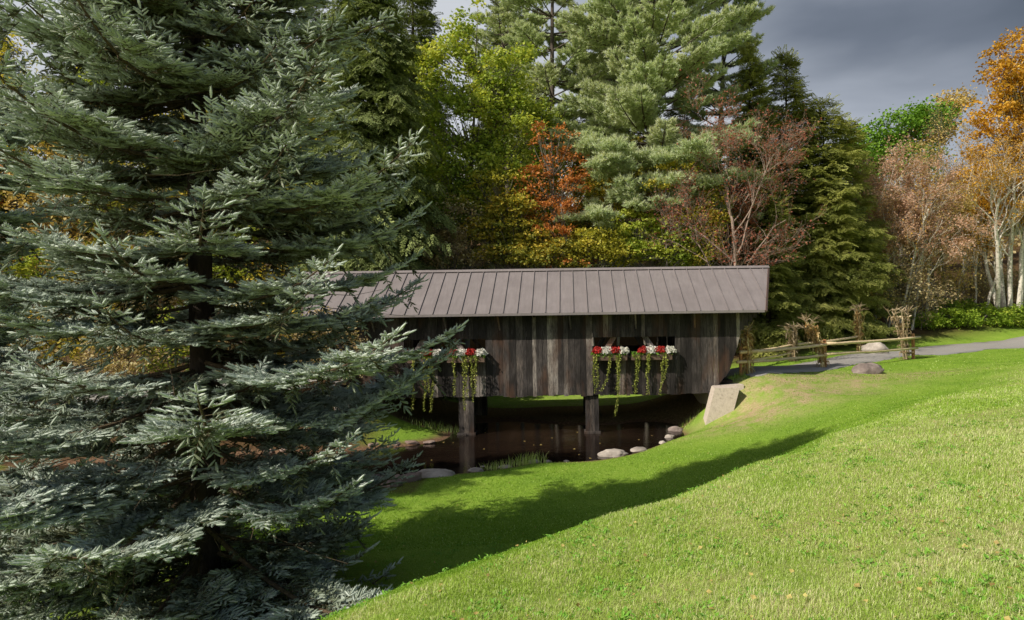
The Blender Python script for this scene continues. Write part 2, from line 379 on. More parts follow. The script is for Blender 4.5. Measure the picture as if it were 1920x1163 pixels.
def wall(Y, s, seed, mat):
    rng = np.random.default_rng(seed); b = MB(); x = mx(5.9); 
    while x < 5.84:
        w = rng.uniform(.13,.24); x1 = min(x+w, 5.86); xm = (x+x1)/2
        xs = xm if xm > CX else mx(xm)
        zb = WB + rng.normal()*.018
        if xs > 4.8: zb = float(np.interp(xs, prof[:,0], prof[:,1]))
        segs = [(zb, EZ+.02)]; slant = 0
        if xs > 4.8: slant = float(np.interp(xs+(x1-x)/2, prof[:,0], prof[:,1])-np.interp(xs-(x1-x)/2, prof[:,0], prof[:,1]))*(1 if xm > CX else -1)
        for (o0,o1) in OPEN:
            if o0 < xm < o1: segs = [(zb, OB), (OT, EZ+.02)]
        for z0, z1 in segs:
            if z1-z0 < .03: continue
            dy = rng.uniform(-.008,.008)
            tt = rng.choice([rng.uniform(.15,.5), rng.uniform(.4,.62), rng.uniform(.75,1.0)], p=[.66,.24,.10])
            b.box(((x+x1)/2, Y+dy, (z0+z1)/2), ((x1-x)/2-.004, .014, (z1-z0)/2), a=tt)
            if slant: V = b.V[-1]; V[(V[:,2] < (z0+z1)/2)&(V[:,0] > xm), 2] += slant/2; V[(V[:,2] < (z0+z1)/2)&(V[:,0] < xm), 2] -= slant/2
            # narrow batten shadow line behind the gap
        x = x1
    return bpart(b, 'board_wall', mat)
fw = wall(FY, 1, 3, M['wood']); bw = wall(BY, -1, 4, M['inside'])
for Y, s in ((FY,-1),(BY,1)):       # flared wing boards under the eave at both portals
    for sd in (0,1):
        b = MB()
        for k, xx in enumerate(np.arange(5.88, 6.42, .15)):
            z0 = 1.85+(xx-5.88)*.9; xq = xx if sd == 0 else mx(xx)
            b.box((xq, Y+.02*s*0-.002, (z0+EZ)/2), (.071,.014,(EZ-z0)/2), a=.45)
        bpart(b, 'portal_wing', M['wood'])
b = MB()                                                                   # sill beams, deck, backing
for Y in (FY+.09, BY-.09): b.box(((4.8+mx(4.8))/2, Y, WB+.2), ((4.8-mx(4.8))/2,.07,.17), a=.4)
bpart(b, 'sill_beam', M['post'])
b = MB()
for k in range(60):
    xx = mx(5.6)+ (k+.5)*(5.6-mx(5.6))/60
    b.box((xx, (FY+BY)/2, .08), ((5.6-mx(5.6))/120-.006, (BY-FY)/2-.17, .04), a=.3+.3*((k*7)%5)/5)
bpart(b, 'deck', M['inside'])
for q in range(2):                                                         # floor stringers
    b = MB(); b.box((CX, FY+1.1+q*1.9, -.12), (5.9,.12,.15), a=.3); bpart(b, 'stringer', M['inside'])
# truss diagonals behind each wall
for Y in (FY+.16, BY-.16):
    for k in range(8):
        x0 = mx(5.3)+k*1.62; up = 1 if k%2 else -1
        b = MB(); p0 = np.array([x0, Y, .1 if up>0 else 2.35]); p1 = np.array([x0+1.45, Y, 2.35 if up>0 else .1])
        d = unit(p1-p0); Mx = np.stack([d, np.array([0,1,0.]), np.cross(d, [0,1,0])],1)
        b.box((p0+p1)/2, (np.linalg.norm(p1-p0)/2,.05,.085), Mx, a=.62); bpart(b, 'truss_brace', M['brace'])
b = MB()
for Y in (FY+.1, BY-.1): b.box((CX, Y, 2.44), (6.9,.08,.09), a=.3)
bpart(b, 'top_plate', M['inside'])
for k in range(6):                                                         # knee brackets outside under the eave
    xx = xat([835,1068,1300,700,935,1190][k], FY)
    b = MB(); p0 = np.array([xx+.03,FY-.02,1.95]); p1 = np.array([xx-.03,FY-.36,2.52])
    b.tube([p0,p1], .03, 4, a=.6); bpart(b, 'eave_bracket', M['brace'])
for k in range(2):                                                         # front + rear posts under the deck, with footing
    xc = xat([872.5,1107.5][k], 22.8)
    for Y in (22.84, 26.35):
        b = MB(); w = .26 if k==0 else .225
        for q in range(3): b.box((xc+(q-1)*w*.667, Y, (-2.1-.3)/2), (w*.325,.16,(2.1-.3)/2), a=[.55,.8,.5][q])
        po = bpart(b, 'support_post', M['post'])
        f = MB(); f.box((xc, Y, -1.58), (w+.05,.24,.05), a=.75); bpart(f, 'footing', M['post'], po)
# roof
def roof_side(s):
    b = MB(); xe, xr = 6.53, 7.42
    ey = RY + s*(EY-RY)*1 if s==1 else RY+(RY-EY)
    ey = EY if s==1 else 2*RY-EY
    d = np.array([0, RY-ey, RZ-EZ]); n = unit(np.cross([1,0,0] if s==1 else [-1,0,0], d))
    if n[2] < 0: n = -n
    th = .03
    c = [np.array([mx(xe),ey,EZ]), np.array([xe,ey,EZ]), np.array([xr,RY,RZ]), np.array([mx(xr),RY,RZ])]
    V = c+[q-n*th for q in c]
    b.add(V, Q=[(0,1,2,3),(7,6,5,4),(0,4,5,1),(1,5,6,2),(2,6,7,3),(3,7,4,0)], a=.5)
    x = mx(xr)+.05
    while x < xr:
        # seam from eave to ridge (or clipped at the flared rake)
        t0 = 0.0
        if x > xe: t0 = (x-xe)/(xr-xe)
        if x < mx(xe): t0 = (mx(xe)-x)/(xr-xe)
        if t0 < .97:
            p0 = np.array([x,ey,EZ])+d*t0+n*.017; p1 = np.array([x,RY,RZ])+n*.017
            u = unit(p1-p0); Mx = np.stack([np.array([1,0,0.]), u, n],1)
            b.box((p0+p1)/2, (.011, np.linalg.norm(p1-p0)/2, .019), Mx, a=.35)
        x += .467
    return b
for s in (1,-1):
    rf = bpart(roof_side(s), 'roof_slope', M['roof'])
b = MB()
for sd in (1,-1):
    b = MB()
    for s in (1,-1):
        ey = EY if s==1 else 2*RY-EY
        xe, xr = (6.53,7.42) if sd==1 else (mx(6.53), mx(7.42))
        b.tube([(xe+sd*.012,ey,EZ-.03),(xr+sd*.012,RY,RZ-.03)], .05, 4)
    bpart(b, 'rake_trim', M['trim'])
b = MB()
for s in (1,-1): 
    ey = EY if s==1 else 2*RY-EY
    b.box((CX, ey-s*.012, EZ-.03), ((6.5-mx(6.5))/2, .012, .04))
bpart(b, 'eave_trim', M['roof'])
b = MB(); L = (7.42-mx(7.42))/2+.02
for s in (1,-1):
    n = unit(np.array([0,-s*(RZ-EZ), RY-EY])); d = unit(np.array([0,s*(RY-EY),RZ-EZ])) 
    cc = np.array([CX,RY,RZ])+n*.042-d*.07; Mx = np.stack([np.array([1,0,0.]), d, n],1)
    b.box(cc, (L,.085,.006), Mx, a=.6)
bpart(b, 'ridge_cap', M['roof'])
b = MB()                                                                   # rafters, seen dark below the roof
for k in range(17):
    xx = mx(6.3)+k*(6.3-mx(6.3))/16
    for s in (1,-1):
        ey = EY if s==1 else 2*RY-EY
        b.tube([(xx,ey,EZ-.1),(xx,RY,RZ-.1)], .05, 4, a=.3)
bpart(b, 'rafters', M['inside'])
# abutments
t = NT('rough concrete'); p = t.pos(); n = t.noise(14, 8, p, .8); n2 = t.noise(1.5, 4, p)
t.pbr(t.mix(n2, t.ramp(n, [(.36,(.22,.17,.14)),(.46,(.58,.50,.44)),(.58,(.66,.58,.52)),(.7,(.78,.71,.65))]), (.56,.48,.40), 'MIX'), .9, t.bump(n, .6, .02), spec=.2); M['conc'] = t.m
for sd in (1,-1):
    f = (lambda v: v) if sd==1 else mx
    b = MB(); o = 0
    # front wing: leaning block ; behind it the bearing wall
    def prism(pts, y0, y1, b=b):
        n = len(pts); V = [(f(x),y0,z) for x,z in pts]+[(f(x),y1,z) for x,z in pts]
        Q = [(i,(i+1)%n,n+(i+1)%n,n+i) for i in range(n)]
        T = [(0,i,i+1) for i in range(1,n-1)]+[(n,n+i+1,n+i) for i in range(1,n-1)]
        b.add(V,T,Q)
    prism([(4.30,-1.9),(5.1,-1.9),(5.62,-.03),(4.80,-.03)], 21.95, 22.5)
    prism([(4.62,-1.9),(5.9,-1.9),(5.9,-.0),(4.85,-.02)], 22.52, 26.9)
    bpart(b, 'abutment', M['conc'])
    if sd==1: aw = b

# ------------------------------------------------------------------ flower boxes
t = NT('red blooms'); t.pbr(t.ramp(t.tint(), [(0,(.22,.008,.006)),(1,(.62,.035,.025))]), .6); M['red'] = t.m
t = NT('white blooms'); t.pbr(t.ramp(t.tint(), [(0,(.62,.60,.5)),(1,(.86,.85,.82))]), .6); M['white'] = t.m
M['vine'] = leaf_mat('vine leaves', [(0,(.10,.14,.02)),(.5,(.30,.34,.06)),(1,(.52,.52,.16))], .3, .2)
LEAFQ = (np.array([(0,0,0),(.5,.5,.12),(0,1,0),(-.5,.5,.12)]), np.zeros((0,3),int), np.array([(0,1,2,3)]))
def mound(c, r, seed):
    rng = np.random.default_rng(seed); b = MB(); n = 340
    d = unit(rng.normal(size=(n,3))); d[:,2] = np.abs(d[:,2])*1.0-.25; d = unit(d)
    lump = 1+.10*np.sin(d[:,0]*9+seed)+.08*np.sin(d[:,1]*11)
    P = np.array(c)+d*np.array([1.12,.95,.85])*r*lump[:,None]*rng.uniform(.8,1,(n,1))
    dd = unit(d+rng.normal(size=(n,3))*.6); s = rng.uniform(.035,.06,n)
    Mx = frames(dd, rng=rng)*s[:,None,None]
    b.rep(LEAFQ, Mx, P, rng.random(n)); 
    m2 = frames(unit(d), rng=rng)*s[:,None,None]*.8
    b.rep(LEAFQ, np.stack([m2[:,:,0],m2[:,:,2],m2[:,:,1]],-1), P, rng.random(n)); return b
def vine(p0, p1, seed, sway=0):
    rng = np.random.default_rng(seed); b = MB(); p0 = np.array(p0); p1 = np.array(p1)
    L = np.linalg.norm(p1-p0); n = int(L*58); u = np.linspace(0,1,n)
    P = p0+(p1-p0)*u[:,None]; P[:,0] += np.sin(u*math.pi)*sway+np.sin(u*9+seed)*.018; P[:,1] -= np.sin(np.clip(u*4,0,1)*1.57)*.07
    b.tube(P[::max(1,n//12)], .006, 3, a=.2)
    k = 2; Pp = np.repeat(P, k, 0)+rng.normal(size=(n*k,3))*np.array([.025,.02,.01])
    dd = rng.normal(size=(n*k,3)); dd[:,2] -= .4; dd[:,1] -= .4
    b.rep(LEAFQ, frames(dd, rng=rng)*(rng.uniform(.035,.062,(n*k))*(1.15-.35*np.repeat(u,k)))[:,None,None], Pp, rng.random(n*k)); return b
boxes = [ # photo x-range, blooms (x, colour), vines (x top, x bottom, y bottom, sway)
 ((1107,1174),[(1120,'red'),(1136,'white'),(1151,'red'),(1167,'white')],[(1113,1114,736,-.03),(1140,1124,733,.12),(1117,1119,725,0),(1157,1151,780,.05),(1162,1155,735,-.02)],'under the right opening, left of the pair'),
 ((1182,1258),[(1205,'red'),(1220,'white'),(1236,'red'),(1254,'white')],[(1190,1187,738,.04),(1197,1192,715,0),(1212,1212,738,0),(1216,1213,700,.0),(1243,1236,740,-.02),(1247,1240,715,.05)],'under the right opening, nearest the stone abutment'),
 ((838,908),[(846,'red'),(863,'white'),(881,'red'),(900,'white')],[(850,851,741,0),(868,869,768,0),(872,873,745,.02),(881,884,752,.02),(890,887,738,.03)],'under the left opening, beside the blank board wall'),
 ((762,829),[(768,'red'),(785,'white'),(801,'red'),(819,'white')],[(774,772,768,0),(797,794,770,0),(808,806,772,.05),(803,803,735,0)],'under the left opening, half hidden by spruce boughs')]
t = NT('stained box wood'); t.pbr(t.ramp(t.noise(9,4,t.scaled(t.pos(),(1,4,4))), [(.3,(.06,.035,.025)),(.7,(.15,.10,.07))]), .8); M['boxw'] = t.m
BYF = FY-.19
for bi, ((x0,x1), blooms, vines, wh) in enumerate(boxes):
    xa, xb = xat(x0,BYF), xat(x1,BYF)
    e = empty('flower_box', ((xa+xb)/2, BYF, .9))
    tag(e, 'flower box of mums '+wh, 'flower box', 'flower boxes hung on the bridge openings')
    b = MB()
    for s in (-1,1): b.box(((xa+xb)/2, BYF+s*.14, .99), ((xb-xa)/2,.012,.09), a=.5)
    for s in (0,1): b.box(((xa,xb)[s]+(.012,-.012)[s], BYF, .99), (.012,.126,.09))
    b.box(((xa+xb)/2, BYF, .905), ((xb-xa)/2-.026,.126,.012)); bpart(b, 'box', M['boxw'], e)
    b = MB(); b.box(((xa+xb)/2, BYF, 1.04), ((xb-xa)/2-.027,.125,.012)); bpart(b, 'soil', M['bark_dark'], e)
    b = MB(); n = 420; rng = np.random.default_rng(bi); P = np.column_stack([rng.uniform(xa,xb,n), rng.normal(BYF-.03,.08,n), rng.uniform(1.02,1.15,n)])
    b.rep(LEAFQ, frames(rng.normal(size=(n,3)), rng=rng)*.06, P, rng.random(n)*.5); bpart(b, 'foliage', M['green'], e)
    for q, (bx, c) in enumerate(blooms):
        o = bpart(mound((xat(bx,BYF), BYF-.04+.03*(q%2), 1.19-.02*(q%2)), .165+.02*(c=='white')+.01*((q*5)%3), bi*7+q), 'bloom_cluster', M[c], e)
        o['label'] = c+' chrysanthemum blooms'
    for q, (vx, vb, vy, sw) in enumerate(vines):
        zb = px2(vb, vy, Y=BYF-.2)[2]
        bpart(vine((xat(vx,BYF-.17), BYF-.17, 1.1), (xat(vb,BYF-.2), BYF-.2, zb), bi*11+q, sw), 'trailing_vine', M['vine'], e)

# ------------------------------------------------------------------ fences
t = NT('peeled log rail'); p = t.pos(); n = t.noise(7, 6, t.scaled(p,(1,1,3)), .7)
t.pbr(t.ramp(n, [(.3,(.50,.35,.19)),(.55,(.76,.60,.38)),(.75,(.85,.74,.54))]), .75, t.bump(n,.4,.01), spec=.25); M['rail'] = t.m
t = NT('orange log post'); p = t.pos(); n = t.noise(7, 6, t.scaled(p,(3,3,1)), .7)
t.pbr(t.ramp(n, [(.3,(.26,.11,.045)),(.6,(.50,.25,.11)),(.8,(.6,.38,.2))]), .8, t.bump(n,.4,.01), spec=.25); M['fpost'] = t.m
def log(b, p0, p1, r0, r1, bend=.02, n=10, sd=0):
    rng = np.random.default_rng(sd); u = np.linspace(0,1,9)[:,None]
    P = np.array(p0)*(1-u)+np.array(p1)*u; P[:,2] += -np.sin(u[:,0]*math.pi)*bend+rng.normal(size=9)*.006
    b.tube(P, r0+(r1-r0)*u[:,0]+rng.normal(size=9)*.002, n, a=rng.random())
P1 = (6.08,23.6); P2 = (10.15,26.45); P3 = (15.5,30.0)
fe = empty('rail_fence', (P1[0],P1[1],tz(*P1)))
tag(fe, 'near side peeled log rail fence with three posts and two rails along the road', 'fence')
for q, P in enumerate((P1,P2,P3)):
    z = tz(*P); b = MB(); log(b, (P[0],P[1],z-.3), (P[0]+.01,P[1],z+[1.05,1.12,1.15][q]), .078-.012*(q==0), .07-.01*(q==0), 0, 12, q)
    bpart(b, 'post', M['fpost'], fe, True)
def rail(A, B, hA, hB, ext0, ext1, r, sd, par):
    A = np.array([*A, tz(*A)+hA]); B = np.array([*B, tz(*B)+hB]); d = unit(B-A); nrm = np.array([d[1],-d[0],0])*.09
    b = MB(); log(b, A-d*ext0+nrm, B+d*ext1+nrm, r, r*.85, .03, 10, sd); bpart(b, 'rail', M['rail'], par, True)
rail(P1,P2,.84,.92,.12,.02,.064,1,fe); rail(P1,P2,.5,.5,.28,.05,.056,2,fe)
rail(P2,P3,.95,.97,.0,.45,.064,3,fe); rail(P2,P3,.55,.5,.1,.2,.058,4,fe)
B1 = (8.2,30.3); B2 = (10.8,32.1); B3 = (15.05,34.6)
fe2 = empty('rail_fence', (B1[0],B1[1],tz(*B1)))
tag(fe2, 'far side log rail fence half in shade across the gravel road', 'fence')
for q, P in enumerate((B1,B2,B3)):
    z = tz(*P); b = MB(); log(b, (P[0],P[1],z-.3), (P[0],P[1],z+1.0), .085, .078, 0, 10, 20+q); bpart(b, 'post', M['fpost'], fe2, True)
rail(B1,B2,.85,.78,.3,.05,.06,7,fe2); rail(B2,B3,.78,.82,.0,.1,.06,8,fe2); rail(B1,B2,.45,.4,.2,.05,.05,9,fe2)

# ------------------------------------------------------------------ corn stalk bundles
M['straw'] = leaf_mat('dried corn leaves', [(0,(0.253,0.148,0.064)),(.5,(0.695,0.443,0.190)),(1,(0.850,0.850,0.505))], .25, .3)
M['straw2'] = leaf_mat('greyed corn leaves', [(0,(0.181,0.136,0.079)),(.5,(0.454,0.341,0.204)),(1,(0.772,0.635,0.454))], .25, .3)
def corn(base, h, lean, seed, label, mat='straw', spread=.2, droop=1.0):
    rng = np.random.default_rng(seed); x0, y0 = base; z0 = tz(x0,y0)-.05
    e = empty('corn_stalk_bundle', (x0,y0,z0)); tag(e, label, 'corn stalks', 'corn stalk bundles tied along the fences')
    st = MB(); lv = MB(); ta = MB()
    for k in range(9):
        a = rng.uniform(0,6.28); r = rng.uniform(.02,.13); hh = h*rng.uniform(.78,1.0); u = np.linspace(0,1,8)
        fx = np.cos(a)*(r+spread*u**2.5*rng.uniform(.3,1.1))+lean[0]*u**1.4; fy = np.sin(a)*(r+spread*u**2.5)+lean[1]*u**1.4
        P = np.column_stack([x0+fx, y0+fy, z0+hh*u]); st.tube(P, .02-.008*u, 5, a=rng.random())
        for q in range(34):
            v = rng.uniform(.03,1)**.9; i = int(v*7); p = P[i]; al = rng.uniform(0,6.28); LL = rng.uniform(.25,.5); n = 6; w = np.linspace(0,1,n)
            out = np.array([math.cos(al), math.sin(al)*.6]); rr = LL*(.55*np.sin(w*1.7)); zz_ = LL*(.32*np.sin(w*2.6)-.75*droop*w**2)
            cc = np.column_stack([p[0]+out[0]*rr, p[1]+out[1]*rr, p[2]+zz_]); cc += rng.normal(size=cc.shape)*.012
            sd = np.array([-out[1],out[0],rng.normal()*.6]); sd = sd/np.linalg.norm(sd)
            wd = (.042*np.sin(np.clip(w*2.6+.5,0,3.1))+.002)[:,None]; tw = np.cos(w*rng.uniform(1,4))[:,None]
            V = np.vstack([cc-sd*wd*tw, cc+sd*wd*tw+np.array([0,0,.01])]); lv.add(V, Q=[(i,i+1,n+i+1,n+i) for i in range(n-1)], a=rng.random())
        for q in range(5):
            a2 = rng.normal(size=3)*.08; ta.tube([P[-1], P[-1]+np.array([a2[0],a2[1],.10]), P[-1]+np.array([a2[0]*2.6,a2[1]*2,.14+a2[2]])], [.012,.014,.006], 3, a=rng.random())
    bpart(st, 'stalks', M[mat], e); bpart(lv, 'leaves', M[mat], e); bpart(ta, 'tassels', M['straw2'], e)
corn((6.35,23.75), 1.85, (0,0), 1, 'upright tan corn stalk bundle at the bridge end of the near fence', spread=.14)
corn((10.1,26.35), 2.05, (-.6,0), 2, 'corn stalk bundle leaning left on the middle post of the near fence', spread=.15)
corn((15.1,29.85), 2.25, (-.3,0), 3, 'wide greyish corn stalk bundle fanning out at the last post of the near fence', 'straw2', .38, .6)
corn((B3[0],B3[1]-.12), 2.4, (-.12,0), 4, 'tall tan corn stalk bundle at the right end of the far fence', spread=.16)
corn((B2[0]-.05,B2[1]-.12), 1.8, (.0,0), 5, 'dim shaded corn stalk bundle on the far fence near the bridge', 'straw2', .15)

# ------------------------------------------------------------------ rocks
def rock_mat(name, a, b):
    t = NT(name); p = t.pos(); n = t.noise(6, 8, p, .75); n2 = t.noise(1.3, 4, p)
    t.pbr(t.mix(t.ramp(n2,[(.4,(0,0,0)),(.6,(.6,.6,.6))]), t.ramp(n, [(.3,a),(.7,b)]), tuple(q*.45 for q in a)), .9, t.bump(n,.8,.03), spec=.2); return t.m
M['rock'] = rock_mat('field stone', (.20,.155,.14), (.42,.35,.32)); M['pale'] = rock_mat('pale shore stone', (.36,.31,.27), (.60,.54,.48)); M['pinkr'] = rock_mat('pinkish creek stone', (.22,.15,.13), (.46,.35,.30))
def rock_mesh(sx, sy, sz, seed):
    import bmesh
    bm = bmesh.new(); bmesh.ops.create_icosphere(bm, subdivisions=4, radius=1)
    for v in bm.verts:
        c = v.co.copy(); o = Vector((seed*3.1,seed*1.7,0))
        d = 1+.28*noise.noise(c*1.1+o)+.13*noise.noise(c*2.7+o)+.05*noise.noise(c*7+o)
        c = c*d
        for k in range(4):
            nn = Vector((math.sin(seed*2+k*2.1),math.cos(seed+k*1.3),.4*math.sin(k+seed))).normalized(); dd = c.dot(nn)-.78
            if dd > 0: c -= nn*dd*.8
        v.co = Vector((c.x*sx, c.y*sy, c.z*sz))
    me = bpy.data.meshes.new('rock'); bm.to_mesh(me); bm.free()
    for p in me.polygons: p.use_smooth = True
    return me
def rock(name, x, y, sx, sy, sz, seed, mat, label, cat='rock', group=None, sink=.3):
    o = bpy.data.objects.new(name, rock_mesh(sx,sy,sz,seed)); COL.objects.link(o); o.data.materials.append(M[mat])
    o.location = (x,y,max(tz(x,y),WZ-.05)+sz*(1-2*sink)); o.rotation_euler = (0,0,(seed*.37)%0.8-.4); tag(o,label,cat,group); return o
def rpx(px, py, wpx, z, hr, *a, **k):
    p = px2(px, py, z=z); s = wpx/2*p[1]/F
    return rock('shore_stone', p[0], p[1]+s*.4, s*1.02, s*.75, s*hr, *a, **k)
p = px2(1627,688,Y=24.6); rock('boulder', p[0], p[1], .64,.42,.25, 2, 'rock', 'flat brown boulder lying on the lawn below the rail fence', 'boulder')
rock('boulder', xat(1646,32.6), 32.9, .62,.4,.36, 5, 'pale', 'grey boulder beside the gravel road seen through the fence rails', 'boulder', sink=.2)
G = 'stones edging the pond'
sh = [(1150,853,56,.34,'broad pale stone on the near pond edge right of the middle post'),(1200,847,36,.35,'flat pale stone next to the broadest pond edge stone'),(1243,832,13,.6,'small pale stone where the pond edge turns uphill'),
 (1256,818,22,.5,'white stone on the right pond edge below the abutment'),(1268,806,30,.5,'grey stone highest on the right pond edge near the abutment'),(1002,869,24,.4,'pale stone beside the grass tuft on the near pond edge'),
 (1062,862,12,.5,'smallest stone midway along the near pond edge'),(948,874,28,.3,'low flat stone left of the grass tuft on the pond edge'),(893,882,32,.35,'pale stone by the left post on the near pond edge'),(812,897,80,.22,'long flat white stone half under the spruce boughs'),
 (905,872,14,.5,'small stone just above the pond edge near the left post'),(1028,866,14,.5,'small stone right of the grass tuft')]
for q, (a,b_,w_,hr,lb) in enumerate(sh): rpx(a,b_,w_,-1.55,hr,q+3,'rock' if 'grey' in lb else 'pale',lb,group=G)
rng = np.random.default_rng(5); proto = [rock_mesh(1,.8,.55,k+30) for k in range(5)]
for k in range(46):
    xx, yy = rng.uniform(-9.5,-3.4), rng.uniform(15.6,17.6)
    s = rng.uniform(.08,.26); o = bpy.data.objects.new('creek_stone', proto[k%5]); COL.objects.link(o)
    if not o.data.materials: o.data.materials.append(M['pinkr'])
    o.location = (xx,yy,tz(xx,yy)+s*.2); o.scale = (s*1.3,s,s); o.rotation_euler = (0,0,rng.uniform(0,6))
    tag(o,'rounded pinkish stone lying in the creek bed glimpsed behind the spruce','stone','pinkish creek bed stones behind the spruce')
for k in range(10):
    xx = -4.4-k*.55+rng.normal()*.1; yy = 21.35-k*.12; s = rng.uniform(.1,.2); o = bpy.data.objects.new('creek_stone', proto[k%5]); COL.objects.link(o)
    o.location = (xx,yy,WZ+s*.3); o.scale = (s*1.6,s,s*.8); o.rotation_euler = (0,0,rng.uniform(0,6))
    tag(o,'flat stone on the far creek edge left of the bridge posts','stone','stones on the far creek edge')

# ------------------------------------------------------------------ tree tools
def shoot_tpl(n=24, seed=0):
    rng = np.random.default_rng(seed); b = MB()
    b.tube([(0,0,0),(0,.5,0),(0,.95,0)], [.06,.11,.05], 5, a=-.06, cap=False)
    for k in range(n):
        y = (k+.3)/n*.95; th = k*2.4; w = .21*(1-.3*y); dy = .17
        o = np.array([math.cos(th)*w, dy, math.sin(th)*w+.03]); s = np.array([-math.sin(th),.0,math.cos(th)])*.024
        p = np.array([0,y,0]); b.add([p-s, p+s, p+o*1.0], T=[(0,1,2)], a=[-.05,-.05,.10])
    return b.tpl()
SH = [shoot_tpl(24, k) for k in range(3)]
def spray(L, seed, hang=.0):
    """flat branchlet along +Y, list of shoots"""
    rng = np.random.default_rng(seed); P=[]; D=[]; Ls=[]; A=[]; tw = MB()
    def ax(s): return np.array([0, s, -.12*(s**2)/max(L,.2)+0.0])
    def twig(p, d, l, lev):
        n = max(1, int(l/.054)); 
        if l > .12:
            tw.tube([p, p+d*l*.5, p+d*l], [.0045,.0035,.002], 3, cap=False)
        side = np.cross(d, [0,0,1]); side = side/(np.linalg.norm(side)+1e-9)
        for k in range(n):
            s = (k+rng.uniform(.2,.8))/n*l
            if lev == 0 and s < L*.12: continue
            for sg in (-1,1):
                if rng.random() < .12: continue
                dd = unit(d*rng.uniform(.5,.9)+side*sg*.8+np.array([0,0,rng.uniform(-.06,.22)-hang*.6]))
                q = p+d*s; rem = l-s
                if lev == 0 and rem > .26: twig(q, dd, min(.34, rem*.55), 1)
                else:
                    P.append(q); D.append(dd); Ls.append(rng.uniform(.07,.11)); A.append(rng.uniform(-.12,.12)+ (.20 if rem < .14 else -.05))
            if rng.random() < .35:
                P.append(p+d*s); D.append(unit(d*.6+np.array([rng.normal()*.3,0,rng.uniform(.3,.7)]))); Ls.append(.085); A.append(.08)
        P.append(p+d*l); D.append(unit(d+np.array([0,0,.12]))); Ls.append(rng.uniform(.10,.13)); A.append(.2)
    twig(np.zeros(3), np.array([0,1.,0]), L, 0)
    P=np.array(P); D=np.array(D); Ls=np.array(Ls); A=np.array(A); b = MB()
    Mx = frames(D, np.array([0,0,1.]), rng, .3)*Ls[:,None,None]; ch = rng.integers(0,3,len(P))
    for c in range(3):
        m = ch==c
        b.rep(SH[c], Mx[m], P[m], A[m])
    return b.tpl(), tw.tpl(), len(P)
SPR = {}
for li, L in enumerate((.22,.36,.52,.7)):
    SPR[li] = [spray(L, li*5+k) for k in range(3)]
